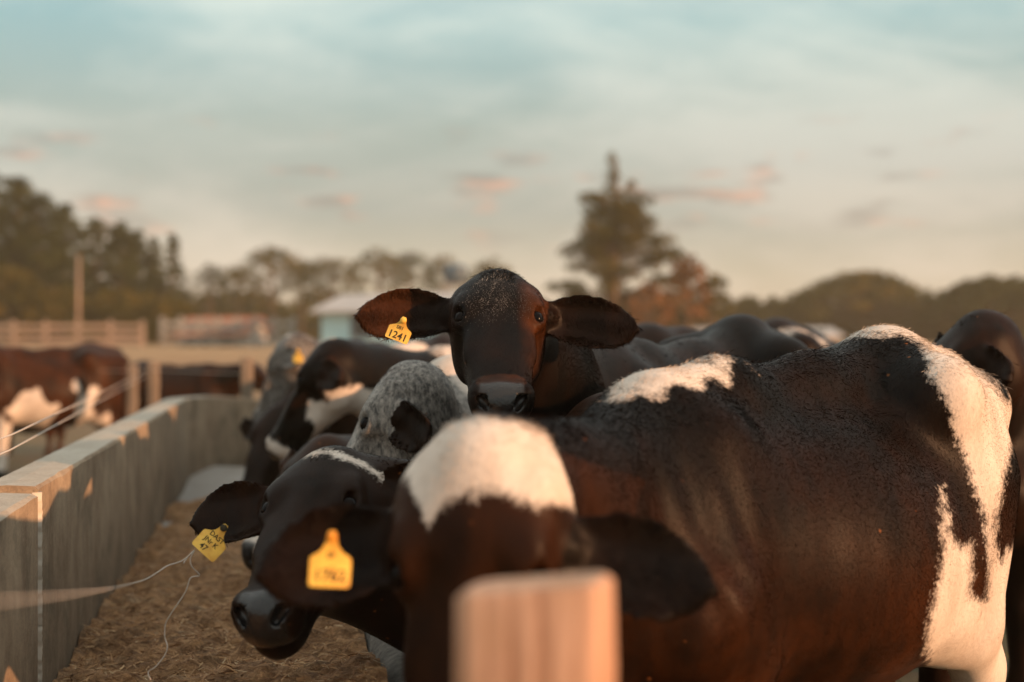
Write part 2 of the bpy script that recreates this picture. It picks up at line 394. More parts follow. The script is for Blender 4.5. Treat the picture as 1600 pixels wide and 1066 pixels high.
    Fd.put(hb.min(0), hb.max(0), headfn, .035)
    Mh = Hn  # rows: u,v,w axes
    el = lambda u, v, w, ru, rv, rw, k, cut=False: Fd.ell(H(u, v, w), (ru * HS, rv * HS, rw * HS), k * HS, Mh, cut)
    el(-.002, 0, -.022, .030, .036, .030, .05); el(.060, 0, -.050, .080, .108, .066, .05)                      # poll bump
    el(.42, 0, -.055, .042, .064, .045, .03)                      # muzzle pad
    el(.395, 0, -.125, .055, .040, .030, .03)                     # chin
    for sd in (1, -1):
        el(.118, sd * .080, .004, .034, .022, .014, .03)          # brow ridge
        el(.142, sd * .090, -.022, .032, .020, .028, .02)          # orbit
        el(.235, sd * .078, -.035, .05, .012, .020, .03)          # facial crest
        el(.10, sd * .073, -.13, .075, .030, .075, .04)           # cheek
        el(.225, sd * .100, -.075, .055, .018, .035, .05, True)   # hollow below the crest
        el(.20, sd * .045, .030, .05, .018, .012, .03, True)      # groove either side of nose bridge
        Fd.ell(H(.146, sd * .0965, .003), (.0205 * HS, .024 * HS, .0140 * HS), .007 * HS, np.array([f, s_ * sd * .62 + d * .78, d * .62 - s_ * sd * .78]), True) # lid opening
        el(.405, sd * .052, -.036, .03, .02, .022, .02)           # nostril wing
        Fd.chain([H(.444, sd * .029, -.044), H(.434, sd * .041, -.031), H(.422, sd * .055, -.030), H(.410, sd * .065, -.038)], [.0125 * HS, .0105 * HS, .005 * HS, .0035 * HS], .007, cut=True)  # comma shaped nostril
    Fd.chain([H(.33, .062, -.098), H(.41, .058, -.104), H(.455, .03, -.100), H(.46, 0, -.099), H(.455, -.03, -.100), H(.41, -.058, -.104), H(.33, -.062, -.098)], [.004] * 7, .006, cut=True)
    # ears
    et = earthick or max(.0052, h * 1.2)
    for b, e, nn, L, We, sd in earlist:
        wd = nn.cross(e)
        Fd.cone(H(earu, sd * .06, -.055), b + e * .035, .033, .024, .03)
        def earfn(X, Y, Z, b=b, e=e, nn=nn, wd=wd, L=L, We=We):
            x, y, z_ = X - b[0], Y - b[1], Z - b[2]
            s1 = x * e[0] + y * e[1] + z_ * e[2]; n1 = x * nn[0] + y * nn[1] + z_ * nn[2]; t1 = x * wd[0] + y * wd[1] + z_ * wd[2]
            sn = np.clip(s1 / L, 0, 1)
            wE = We * np.interp(sn, [0, .1, .25, .42, .6, .78, .9, .96, 1.0], [.36, .50, .80, .97, 1.0, .84, .55, .34, .0])
            cup = (.034 * (1 - sn) + .018) * ((t1 / We) ** 2) * 1.1 - .012 * np.sin(sn * 3.0) + .006 * np.cos(t1 / We * 4)
            to = np.maximum(np.abs(t1) - wE, 0); so = np.maximum(-s1, 0) + np.maximum(s1 - L, 0)
            th = et * (1.15 - .35 * np.abs(t1) / We)
            return (np.sqrt(((n1 - cup) * .92) ** 2 + to * to + so * so) - th)
        c = b + e * L * .5; m = L * .5 + .05
        Fd.put(np.array(c) - m, np.array(c) + m, earfn, .012)
    if extra: extra(Fd, H, q)
    verts, quads = Fd.mesh(); del Fd
    a_ = np.concatenate([quads[:, [0, 1]], quads[:, [1, 2]], quads[:, [2, 3]], quads[:, [3, 0]]]); deg = np.bincount(a_[:, 0], minlength=len(verts))[:, None] + 1e-9
    for _ in range(3):
        acc = np.stack([np.bincount(a_[:, 0], verts[a_[:, 1], i], minlength=len(verts)) for i in range(3)], 1); verts = verts * .5 + acc / deg * .5
    xs, ys_, zs = verts.T / S; ph = 1.3 * np.sin(zs * 9 + xs * 4) + .8 * np.sin(zs * 21)
    m1_ = np.clip((xs - .32) / .12, 0, 1) * np.clip((.80 - xs) / .1, 0, 1) * np.clip((1.02 - zs) / .1, 0, 1); m2_ = np.clip((xs + .30) / .1, 0, 1) * np.clip((.30 - xs) / .1, 0, 1) * np.clip((.98 - zs) / .15, 0, 1) * np.clip((zs - .5) / .1, 0, 1)
    verts[:, 1] += np.clip(ys_ / .08, -1, 1) * (m1_ * .0026 * np.sin(xs * 74 - zs * 16 + ph) + m2_ * .0006 * np.sin(xs * 60 + zs * 14 + .4 * ph)) * S * (np.linalg.norm((verts - Pn) @ Hn.T * [1, 1, .8], axis=1) > .42)
    m3_ = np.clip((-.25 - xs) / .1, 0, 1) * np.clip((.9 - zs) / .2, 0, 1); verts[:, 1] += np.clip(ys_ / .08, -1, 1) * m3_ * .005 * np.sin(xs * 30 + zs * 8) * S
    loc = verts / S; hx = (verts - Pn) / HS @ Hn.T     # columns u,v,w
    isneck = np.clip((loc[:, 0] - .3) / .2, 0, 1)
    wv, br, gy = coat(loc, hx) if coat else (np.full(len(verts), -1.0), np.zeros(len(verts)), np.zeros(len(verts)))
    ninear = np.zeros(len(verts), bool)
    for b, e, nn, L, We, sd in earlist:
        rel = verts - np.array(b); ninear |= ((rel @ np.array(e)) > .03) & (np.linalg.norm(rel, axis=1) < L + .05) & (np.abs(rel @ np.array(nn)) < .06)
    ninear &= ~((np.abs(hx[:, 1]) < .10))
    nose = np.clip((hx[:, 0] - .392 + hx[:, 2] * .12) / .012, 0, 1) * np.clip((.052 - np.abs(hx[:, 1])) / .008, 0, 1) * np.clip((hx[:, 2] + .098) / .008, 0, 1) * (hx[:, 0] < .52)
    hoofm = loc[:, 2] < .07
    nose = np.maximum(nose, hoofm * 1.0)
    wv = np.where(hoofm, -1, wv)
    attrs = dict(white=wv, brown=np.where(ninear, np.maximum(br, .22), br), grey=gy, nose=nose)
    if coat and hasattr(coat, 'ear'): attrs = coat.ear(attrs, ninear, hx)
    body = mesh_obj('body', verts, quads, HIDE, root, True, attrs)
    # eyes
    for sd in (1, -1):
        c = H(.146, sd * .0845, -.0140); vs, fs = [], []; n1, n2 = 20, 14; r = .0205 * HS
        for i in range(n2 + 1):
            for j in range(n1):
                th, ph = math.pi * i / n2, 2 * math.pi * j / n1; vs.append(c + Vector((math.sin(th) * math.cos(ph), math.sin(th) * math.sin(ph), math.cos(th))) * r)
        for i in range(n2):
            for j in range(n1): fs.append((i * n1 + j, (i + 1) * n1 + j, (i + 1) * n1 + (j + 1) % n1, i * n1 + (j + 1) % n1))
        mesh_obj('eye', vs, fs, EYE, root, True)
    # ear tags
    for tg in tags: make_tag(root, R3, MI, *tg)
    if fur: add_fur(root, verts, quads, attrs, MW, fur, furbox, hx, f, loc, ninear)
    return root, H

def add_fur(root, V, Q, attrs, MW, n, box, hx, f, loc, ninear):
    """short coat hairs rooted on the hide, as thin tapering blades"""
    T = np.concatenate([Q[:, [0, 1, 2]], Q[:, [0, 2, 3]]])
    a, b, c = V[T[:, 0]], V[T[:, 1]], V[T[:, 2]]
    N_ = np.cross(b - a, c - a); ar = np.linalg.norm(N_, axis=1) / 2 + 1e-12; N_ /= (2 * ar)[:, None]
    M = np.array(MW)[:3, :3]; t = np.array(MW)[:3, 3]
    cw = ((a + b + c) / 3) @ M.T + t
    wgt = ar.copy()
    if box is not None: wgt *= box(cw, hx[T[:, 0]], loc[T[:, 0]])
    wgt *= (attrs['nose'][T[:, 0]] < .3) * np.where(attrs['white'][T[:, 0]] > .012, .35, 1.0)
    pk = RNG.choice(len(T), n, p=wgt / wgt.sum())
    r1, r2 = RNG.random(n), RNG.random(n); fl = r1 + r2 > 1; r1[fl] = 1 - r1[fl]; r2[fl] = 1 - r2[fl]
    P = a[pk] + (b[pk] - a[pk]) * r1[:, None] + (c[pk] - a[pk]) * r2[:, None]; Nn = N_[pk]
    U = hx[T[pk, 0]]
    onhead = (U[:, 0] > -.02) & (U[:, 0] < .5) & (np.abs(U[:, 1]) < .15) & (U[:, 2] > -.26) & (U[:, 2] < .08)
    flow = np.where(onhead[:, None], np.array(f)[None] * .9 + np.array([0, 0, -.2]), np.array([[-.55, 0, -.8]]))
    swirl = np.stack([np.sin(P[:, 1] * 23 + P[:, 2] * 9), np.cos(P[:, 0] * 19 - P[:, 2] * 11), np.sin(P[:, 0] * 15 + P[:, 1] * 17)], 1) * .18
    flow = flow + swirl + RNG.normal(0, .20, (n, 3))
    flow -= Nn * (flow * Nn).sum(1)[:, None]; flow /= np.linalg.norm(flow, axis=1)[:, None] + 1e-9
    lift = RNG.uniform(.03, .15, n)[:, None]
    top = (loc[T[pk, 0]][:, 2] > 1.03) & (Nn[:, 2] > .6)
    L = RNG.uniform(.005, .010, n) * np.where(onhead, .75, 1.0) * np.where(attrs['white'][T[pk, 0]] > 0, .85, 1.0)
    L = np.where(ninear[T[pk, 0]], L * 1.5, L)
    tuft = top & ~onhead & (RNG.random(n) < .05 + .10 * (attrs['white'][T[pk, 0]] > 0)); L = np.where(tuft, L * RNG.uniform(1.3, 3.2, n), L); lift = np.where(tuft[:, None], lift * 4.0, lift)
    L = np.where(onhead & (U[:, 0] < .035) & (np.abs(U[:, 1]) < .04) & (U[:, 2] > -.06), L * 2.4, L)
    D = (flow + Nn * lift); D /= np.linalg.norm(D, axis=1)[:, None]
    sd = np.cross(D, Nn); sd /= np.linalg.norm(sd, axis=1)[:, None] + 1e-9
    w = RNG.uniform(.00024, .00042, n)[:, None]
    v0, v1, v2, v3 = P - sd * w - Nn * .0005, P + sd * w - Nn * .0005, P + D * L[:, None] * .6 + sd * w * .8, P + (D * .93 - Nn * .08) * L[:, None]
    vs = np.stack([v0, v1, v2, v3], 1).reshape(-1, 3); base = np.arange(n)[:, None] * 4
    fs = base + np.array([[0, 1, 2, 3]])
    at = {k: np.repeat(v[T[pk, 0]], 4) for k, v in attrs.items()}
    gg = attrs['grey'][T[pk, 0]]; at['grey'] = np.repeat(np.where(RNG.random(n) < np.where(gg > .4, gg * .75, gg * 1.7), 1.0, gg * .3), 4)
    return mesh_obj('coat_hair', vs, fs, FUR, root, False, at)

def make_text(s, size):
    cu = bpy.data.curves.new('lettering', 'FONT'); cu.body = s; cu.size = size; cu.align_x = 'CENTER'; cu.align_y = 'CENTER'
    cu.offset = size * 0.018; cu.resolution_u = 4
    o = bpy.data.objects.new('lettering_source', cu); COL.objects.link(o)
    dg = bpy.context.evaluated_depsgraph_get(); me = bpy.data.meshes.new_from_object(o.evaluated_get(dg))
    bpy.data.objects.remove(o); vs = [tuple(v.co) for v in me.vertices]; fs = [tuple(p.vertices) for p in me.polygons]
    bpy.data.meshes.remove(me); return vs, fs

def make_tag(root, R3, MI, world, normal, up, W_, Hh, lines, studc='yellow', bend=0.004):
    """plate: origin at the stud, hangs along -up"""
    n = Vector(normal).normalized(); u = Vector(up); u = (u - n * u.dot(n)).normalized(); r = u.cross(n)
    M = Matrix.Identity(4)
    for i, a in enumerate((r, u, n)):
        for j in range(3): M[j][i] = a[j]
    M.translation = Vector(world); M = MI @ M
    w = W_ / 2
    prof = [(0, .012, .14), (.05, .12, .20), (.12, .12, .24), (.2, .12, .28), (.30, .12, .38), (.38, .12, .55), (.44, .12, .80), (.48, .12, .95), (.52, .12, 1.0), (.7, 0, 1.0), (.93, 0, 1.0), (.975, 0, .97), (1.0, 0, .90)]
    vs, fs = [], []; nx = 8; k = len(prof)
    bf = lambda x, y: bend * math.cos(x / w * 1.2) + .0025 * math.sin(y * 60)
    for side, off in ((0, .0011), (1, -.0011)):
        for (t, _, ww) in prof:
            for i in range(nx + 1):
                x = (i / nx * 2 - 1) * w * ww; y = .008 - t * (Hh + .008); vs.append((x, y, bf(x, y) + off))
    for side in (0, 1):
        o = side * k * (nx + 1)
        for a in range(k - 1):
            for i in range(nx):
                qd = (o + a * (nx + 1) + i, o + (a + 1) * (nx + 1) + i, o + (a + 1) * (nx + 1) + i + 1, o + a * (nx + 1) + i + 1)
                fs.append(qd if side == 0 else qd[::-1])
    o = k * (nx + 1)
    loop = [i for i in range(nx + 1)] + [a * (nx + 1) + nx for a in range(1, k)] + [(k - 1) * (nx + 1) + i for i in range(nx - 1, -1, -1)] + [a * (nx + 1) for a in range(k - 2, 0, -1)]
    for i in range(len(loop)):
        a, b = loop[i], loop[(i + 1) % len(loop)]; fs.append((a, b, b + o, a + o))
    pl = mesh_obj('ear_tag', vs, fs, TAG, root, False); pl.matrix_local = M
    mb = MB(); mb.tube([(0, 0, .010), (0, 0, .0045 + bend), (0, 0, .002)], [.0062, .0072, .0072], 16)
    mb.tube([(0, 0, .0022), (0, 0, -.022)], [.003, .003], 8)
    st = mb.build('stud', {'yellow': TAG, 'orange': ORANGE, 'black': INK}[studc], pl, True)
    vs, fs = [], []
    for (s, size, x, y) in lines:
        v, f_ = make_text(s, size); b = len(vs)
        vs += [(p[0] + x, p[1] + y, bf(p[0] + x, p[1] + y) + .00145) for p in v]; fs += [tuple(i + b for i in q_) for q_ in f_]
    mesh_obj('lettering', vs, fs, INK, pl, False)
    return pl

# ---- coat patterns: each returns white (m), brown, grey fields
def nz(n): return np.zeros(n)
def ellip(L, c, r): return (1 - np.sqrt((((L - np.array(c)) / np.array(r)) ** 2).sum(1))) * min(r)
def poly_sdf(x, y, pts):
    pts = np.array(pts); d = np.full(len(x), 9e9); ins = np.zeros(len(x), bool); n = len(pts)
    for i in range(n):
        a, b = pts[i], pts[(i + 1) % n]; e = b - a; px_, py_ = x - a[0], y - a[1]
        t = np.clip((px_ * e[0] + py_ * e[1]) / (e @ e), 0, 1); d = np.minimum(d, (px_ - t * e[0]) ** 2 + (py_ - t * e[1]) ** 2)
        cnd = ((a[1] > y) != (b[1] > y)) & (x < (b[0] - a[0]) * (y - a[1]) / (b[1] - a[1] + 1e-12) + a[0]); ins ^= cnd
    return np.where(ins, 1, -1) * np.sqrt(d)
# ------------------------------------------------------------------ the herd at the trough
def coatfn(f, ear=None):
    class C_:
        def __call__(s, L, U): return f(L, U)
    c = C_()
    if ear: c.ear = ear
    return c
UP = (0, 0, 1)

# A: the big black and white cow in front, head hanging towards the camera
A_WHITE = [(1215, 545), (1262, 537), (1338, 526), (1401, 522), (1431, 535), (1446, 557), (1453, 584), (1472, 617), (1488, 648), (1494, 681), (1509, 715), (1522, 756), (1533, 790), (1541, 811), (1545, 892), (1543, 937), (1516, 925), (1519, 885), (1517, 842), (1502, 841), (1488, 827), (1481, 793), (1473, 753), (1475, 844), (1461, 913), (1450, 975), (1440, 1350), (1750, 1350), (1750, 380), (1200, 380)]
A_BLACK1 = [(1600, 690), (1588, 700), (1572, 751), (1558, 813), (1557, 854), (1566, 887), (1576, 868), (1640, 860), (1640, 690)]
A_BLACK2 = [(1527, 563), (1544, 565), (1574, 599), (1600, 650), (1580, 632), (1555, 599), (1533, 580)]
def coatA(L, U):
    x, y, z_ = L.T
    x, y, z_ = x * .97, y * .97, z_ * .97
    # oblique side elevation of the cow: s runs across the hip, z up
    wx, wy = .564 - .722 * x + .692 * y, 2.98 - .692 * x - .722 * y; s = wx - .315 * (wy - 3.0)
    k = lambda P: [((a - 800) / 740.7, 1.15 - (b - 540) / 725.0) for a, b in P]
    w = poly_sdf(s, z_, k(A_WHITE)); w = np.minimum(w, -poly_sdf(s, z_, k(A_BLACK1))); w = np.minimum(w, -poly_sdf(s, z_, k(A_BLACK2)))
    w = np.where(x > .12, -1, w); w = np.minimum(w, .10 - x)
    w = np.maximum(w, ellip(L, (.44, .02, 1.135), (.22, .07, .055)) + .012 * np.sin(L[:, 0] * 60) * np.sin(L[:, 1] * 45 + 1))
    u, v, ww = U.T
    hd = np.minimum(np.interp(v, [-.13, -.085, -.062, -.045, -.028, 0, .04, .09, .13], [.015, .025, .060, .088, .060, .045, .038, .055, .045]) - u, .15 - np.abs(v))
    hd = np.minimum(hd, ww + .10); hd = np.minimum(hd, u + .06)
    w = np.maximum(w, np.where((np.abs(v) < .16) & (u < .3) & (u > -.1), hd, -1))
    br = np.clip((1.0 - z_) * 1.5, 0, .95)  # brown growing down the flank paints the orange sun sheen into the coat
    br = np.where((u > -.03) & (u < .5) & (np.abs(v) < .14), .36, br)
    return w, br, nz(len(L))
make_cow('cow', 'large black cow with white poll and rump, head hanging behind the foreground wood post', (.564, 2.98), (-.72, -.69),
         (-.055, 2.02, .985), (-.06, -.20, -.97), roll=0, S=.97, h=.0075, HS=1.12, earu=.095, hipz=1.045, neckdrop=.055, backz=.040,
         ears=[((.95, -.05, -.27), (.05, -.9, .30), .245, .066), ((-.95, -.10, -.22), (-.05, -.9, .30), .235, .068)],
         tags=[(tuple(px(519, 838, 1.93)), (0.12, -1, .05), (.06, 0, 1), .056, .068, [('SP', .012, 0, -.026), ('1762', .022, 0, -.053)], 'orange')],
         coat=coatfn(coatA, lambda at, e, U: dict(at, brown=np.where(e, .04, at['brown']))), fur=300000, furbox=lambda P, U, L: (P[:, 1] < 3.6) * (P[:, 2] > .5) * np.where(L[:, 1] > -.06, 1.0, .08))

# B: red-brown cow with its muzzle in the feed
def coatB(L, U):
    x, y, z_ = L.T; u, v, ww = U.T
    w = np.where((np.abs(v) < .13) & (u > -.1) & (u < .3) & (ww > -.12), .011 - np.abs(u - .010 - v * .22) , -1)
    w = np.maximum(w, -1)
    br = .25 + .15 * np.clip((z_ - .9) * 4, 0, 1)
    inh = (u > -.03) & (u < .5) & (np.abs(v) < .16)
    br = np.where(inh, .12, br)
    return w, br, nz(len(L))
make_cow('cow', 'dark brown cow lowering its muzzle to the feed, with a handwritten yellow ear tag', (.55, 3.42), (-.83, -.55),
         (-.385, 3.00, .908), (-.20, -.83, -.52), roll=R(6), S=.935, h=.0065, HS=1.01, neckdrop=.16, extra=lambda Fd, H, q: Fd.cone(H(.13, 0, -.15), q(.62, 0, .55), .10, .17, .10),
         ears=[((.9, .1, .12), (-.1, -.9, .3), .19, .058), ((-.97, -.12, -.20), (-.05, -.88, .45), .20, .062)],
         tags=[(tuple(px(351, 825, 2.87)), (-.05, -1, .12), (.62, 0, .72), .060, .066, [('DAST', .014, .002, -.024), ('JNr K', .014, -.001, -.039), ('47', .017, -.006, -.055)], 'black')],
         coat=coatfn(coatB), fur=70000, furbox=lambda P, U, L: (P[:, 0] < .1) * 1.0 + .4)

# C: the cow looking straight into the camera
def coatC(L, U):
    x, y, z_ = L.T; u, v, ww = U.T
    w = np.full(len(L), -1.0); br = .0 + nz(len(L))
    inh = (u > -.05) & (u < .5) & (np.abs(v) < .16) & (ww > -.28)
    face = .0 + 1.0 * np.clip((v - .040) / .03, 0, 1) * np.clip(1.2 - np.abs(u - .17) / .15, 0, 1) + .5 * np.clip((v - .04) / .03, 0, 1) * np.clip(1.1 - np.abs(u - .06) / .07, 0, 1) + .25 * np.clip((-v - .085) / .03, 0, 1)
    br = np.where(inh & (ww > -.15), face * np.clip((ww + .15) / .04, 0, 1), br)
    br = np.where(inh & (np.abs(u - .385) < .02) & (ww > -.06) & (np.abs(v) < .055), .7, br)
    g = np.where(inh & (ww > -.05), .39 * np.exp(-(v / .060) ** 2) * np.clip(1.5 - np.abs(u - .085) / .075, 0, 1) * (.55 + .45 * np.sin(v * 60 + u * 35) ** 2), 0)
    return w, br, g
C_, HC = make_cow('cow', 'black cow facing the camera, ears spread wide, wearing yellow tag 1241', (.485, 4.27), (-.60, -.80),
         (-.035, 3.42, 1.305), (.03, -.82, -.57), roll=0, S=1.03, h=.0052, HS=1.0, hipz=1.03,
         ears=[((.97, .02, -.13), (.02, -.94, .18), .250, .060), ((-.975, .05, .0), (.0, -.93, .24), .250, .060)],
         tags=[(tuple(px(631, 501, 3.29)), (-.10, -1, .10), (.36, 0, .93), .056, .050, [('SB1', .0115, -.001, -.019), ('1241', .0235, 0, -.0385)], 'yellow')],
         coat=coatfn(coatC, lambda at, e, U: dict(at, brown=np.where(e, np.where(U[:, 1] < -.21, 1.0, .10), at['brown']))), fur=260000, furbox=lambda P, U, L: (P[:, 1] < 3.7) * 1.0 + .05, dome=.0)  # outer part of the right ear browned to paint its sunlit end

# D: grey faced cow with a white body
def coatD(L, U):
    x, y, z_ = L.T; u, v, ww = U.T
    w = .52 - x
    inh = (u > -.02) & (u < .5) & (np.abs(v) < .16)
    g = np.where(x > .3, .75, 0.3) + nz(len(L)); g = np.where(inh, .85, g); g = np.where(inh & (u < .05), .68, g)
    w = np.where(inh, np.minimum(.02, (.055 - np.abs(u - .26)) * .5) * (ww < -.1) - 1 * (ww >= -.1), w)
    return w, .2 + nz(len(L)), g
make_cow('cow', 'grey faced cow with white body, left of and behind the cow tagged 1241', (.05, 4.78), (-.55, -.83),
         (-.30, 3.74, 1.072), (-.54, -.04, -.78), roll=R(4), S=1.0, h=.008, HS=1.0, neckdrop=.13,
         ears=[((.50, -.62, -.42), (-.70, -.70, .1), .165, .056), ((-.2, .93, -.25), (-.9, 0, .3), .16, .05)],
         coat=coatfn(coatD, lambda at, e, U: dict(at, grey=np.where(e & (np.abs(U[:, 1]) > .12), 0, at['grey']), brown=np.where(e, .15, at['brown']))), fur=50000, furbox=lambda P, U, L: (P[:, 1] < 4.6) * 1.0 + .1)

# E: brown cow with its head low behind the grey one
def coatE(L, U):
    x, y, z_ = L.T; u, v, ww = U.T
    w = .10 - x; inh = (u > -.02) & (u < .5) & (np.abs(v) < .16)
    w = np.where(inh, np.where((u > .34) & (ww > -.07), .01, -1), w)
    return w, .4 + nz(len(L)), nz(len(L))
make_cow('cow', 'dark brown untagged cow, head low in the trough below the white cheeked cow', (-.02, 5.60), (-.62, -.78),
         (-.62, 4.58, .83), (-.50, -.35, -.70), S=.86, h=.010, HS=.95, neckdrop=.10,
         ears=[((.85, -.45, -.05), (-.1, -.9, .3), .16, .05), ((-.55, .75, .05), (-.6, -.5, .3), .16, .05)], coat=coatfn(coatE))

# F: black and white cow in profile
def coatF(L, U):
    x, y, z_ = L.T; u, v, ww = U.T
    w = np.maximum(ellip(L, (.25, 0, 1.08), (.34, .16, .09)), .12 - np.abs(x + .3))
    inh = (u > -.03) & (u < .5) & (np.abs(v) < .17)
    hw = np.maximum(.028 - np.abs(v) + np.where(ww > -.02, 0, -1), .022 - np.abs(u - .42) * 1.0 + 0 * u)
    cheek = poly_sdf(u, ww, [(.19, -.075), (.255, -.10), (.245, -.22), (.12, -.26), (.03, -.30), (.04, -.2), (.12, -.11), (.15, -.15)])
    hw = np.maximum(hw, cheek)
    thr = np.where((ww < -.15) & (u > .12), .02, -1)
    w = np.where(inh | ((u > -.1) & (u < .4) & (np.abs(v) < .15) & (ww > -.35)), np.maximum(np.maximum(hw, thr), -1), w)
    return w, nz(len(L)), nz(len(L))
make_cow('cow', 'black cow in profile with a ragged white cheek patch, facing the trough wall', (-.12, 6.55), (-.42, -.90),
         (-.74, 5.62, 1.14), (-.54, .05, -.82), S=1.0, h=.009, HS=1.02,
         ears=[((.55, -.70, -.16), (-.65, -.65, .2), .16, .056), ((-.3, .93, .1), (-.9, 0, .3), .17, .052)], coat=coatfn(coatF), fur=20000, furbox=lambda P, U, L: (P[:, 1] < 6) * 1.0)

# G: grey and white cow at the far end
def coatG(L, U):
    x, y, z_ = L.T; u, v, ww = U.T; inh = (u > -.05) & (u < .5) & (np.abs(v) < .17)
    w = np.where(inh, .05 - np.abs(v), .15 - np.abs(x)); w = np.where(inh & (ww < -.05), -1, w)
    return w, .3 + nz(len(L)), np.where(inh, .6, .5)
make_cow('cow', 'grey and white cow at the far end of the trough, wearing a blank tag', (-.78, 8.30), (-.35, -.93),
         (-1.16, 7.35, 1.17), (-.42, .12, -.86), S=1.0, h=.012, HS=1.02,
         ears=[((.6, -.65, .05), (-.45, -.8, .2), .16, .056), ((-.3, .93, .1), (-.9, 0, .3), .17, .052)],
         tags=[(tuple(px(466, 548, 7.1)), (-.2, -1, 0), UP, .05, .06, [], 'yellow')], coat=coatfn(coatG))

# H: black cow behind the rump of the big one
def tuftH(F, H, q): pass
make_cow('cow', 'plain black cow behind the white rump at the right edge', (1.87, 4.42), (-.97, -.22),
         (1.30, 4.02, 1.215), (-.62, -.05, -.78), S=1.03, h=.010, HS=1.0,
         ears=[((.15, -.86, -.40), (-.75, -.4, .1), .16, .05), ((-.2, .93, 0), (-.9, 0, .3), .17, .052)],
         coat=coatfn(lambda L, U: (np.full(len(L), -1.0), .22 + nz(len(L)), nz(len(L)))), fur=40000, furbox=lambda P, U, L: (P[:, 0] < 1.8) * 1.0)

# cows whose backs show in the distance
def coatP(seed, amt, br=.15):
    import mathutils
    def f(L, U):
        r = np.random.default_rng(seed); w = np.full(len(L), -1.0)
        for _ in range(amt):
            c = (r.uniform(-.6, .5), r.uniform(-.2, .2), r.uniform(.6, 1.1)); rr = (r.uniform(.08, .22), r.uniform(.1, .25), r.uniform(.08, .2)); w = np.maximum(w, ellip(L, c, rr))
        return w, br + nz(len(L)), nz(len(L))
    return coatfn(f)
def far_cow(label, pos, fwd, coat, S=1.0, h=.014, headlow=True, group='cattle at the feed trough', HS=1.0, up=.0, hf=None):
    F_ = Vector((fwd[0], fwd[1], 0)).normalized()
    if headlow: poll = Vector((pos[0], pos[1], 0)) + F_ * 1.05 * S + Vector((0, 0, .80 * S)); hd = F_ * .55 + Vector((0, 0, -.83))
    else: poll = Vector((pos[0], pos[1], 0)) + F_ * .98 * S + Vector((0, 0, (1.25 + up) * S)); hd = F_ * .8 + Vector((0, 0, -.55))
    if hf: hd = Vector(hf)
    return make_cow('cow', label, pos, (F_.x, F_.y), tuple(poll), tuple(hd), S=S, h=h, HS=HS, coat=coat, group=group, fur=12000)
def coatI(L, U):
    w = np.maximum(ellip(L, (-.40, .10, 1.06), (.16, .12, .07)), ellip(L, (-.12, .06, 1.08), (.16, .10, .05)))
    return w, .1 + nz(len(L)), nz(len(L))
far_cow('black back with white marks right of the ear of cow 1241', (.95, 6.6), (-.75, -.66), coatfn(coatI), S=1.09)
far_cow('white backed cow in the distance, right of cow 1241', (1.32, 8.6), (-.6, -.8), coatP(3, 16), S=1.08)
far_cow('dark cow with white patches, its back under the tagged ear of cow 1241', (-.62, 7.9), (-.5, -.87), coatP(8, 7, .2), S=1.03)
far_cow('brown backed cow at the back of the herd, behind the white cheeked cow', (-.25, 9.6), (-.7, -.7), coatP(5, 3, .45), S=1.05)

# ---- the pen beyond the wall
def coatL2(L, U):
    x, y, z_ = L.T; L = L + .05 * np.stack([np.sin(z_ * 23 + x * 9), y * 0, np.sin(x * 19 + 1) + .6 * np.sin(x * 41)], 1)
    w = np.maximum.reduce([ellip(L, (-.42, 0, .30), (.22, .3, .34)), ellip(L, (-.28, 0, .66), (.16, .4, .20)), ellip(L, (.16, 0, .58), (.24, .4, .22)), ellip(L, (.42, 0, .30), (.2, .3, .33)), ellip(L, (-.05, -.2, .72), (.10, .2, .16)), ellip(L, (-.33, -.2, .80), (.07, .2, .08)), .03 - np.abs(x - .52 + (z_ - 1) * .3) * .8])
    return w, .7 + nz(len(L)), nz(len(L))
far_cow('red brown cow with white belly and white legs in the pen beyond the trough wall', (-4.15, 12.6), (-.80, -.58), coatfn(coatL2), group='cattle in the far pen', headlow=True)
def coatL1(L, U):
    x, y, z_ = L.T
    w = np.maximum.reduce([.42 - z_ - np.abs(x - .0) * 0, .035 - np.abs(x + .55 + (z_ - 1) * .4), ellip(L, (-.1, 0, .5), (.3, .3, .13))])
    return w, .25 + nz(len(L)), nz(len(L))
far_cow('black cow with white lower legs cut off by the left edge, in the pen', (-5.15, 12.9), (-.85, .50), coatfn(coatL1), group='cattle in the far pen', S=1.03)
far_cow('small dark cow facing right, in the pen behind the end of the trough', (-3.45, 14.6), (.97, -.2), coatP(2, 0, .35), group='cattle in the far pen', S=.84, headlow=False, up=-.1)
far_cow('tan calf behind the legs of the red brown cow in the pen', (-5.0, 14.6), (-.9, .3), coatfn(lambda L, U: (np.full(len(L), -1.0), 1.0 + nz(len(L)), .0 * nz(len(L)))), group='cattle in the far pen', S=.62)
# ------------------------------------------------------------------ ground
def ground_z(x, y):
    t = np.clip((y - 16) / 46, 0, 1); z_ = 1.12 * t * t * (3 - 2 * t) + np.clip((y - 62) / 400, 0, 1) * 2.0
    return z_
gx = np.concatenate([-np.geomspace(700, 8, 26), np.linspace(-7, 7, 57), np.geomspace(8, 700, 26)]); gy = np.concatenate([[-60, -20, -8], np.linspace(-4, 24, 90), np.geomspace(25, 1500, 50)])
GX, GY = np.meshgrid(gx, gy, indexing='ij')
GZ = ground_z(GX, GY) + .02 * np.sin(GX * 2.1 + GY * .7) * np.cos(GY * 1.7 - GX) * (np.abs(GX) < 7) * (GY < 24)
idx = np.arange(GX.size).reshape(GX.shape)
fq = np.stack([idx[:-1, :-1], idx[1:, :-1], idx[1:, 1:], idx[:-1, 1:]], -1).reshape(-1, 4)
m, n, p = mat('dry_pasture'); oc = n.add('ShaderNodeTexCoord').outputs['Object']
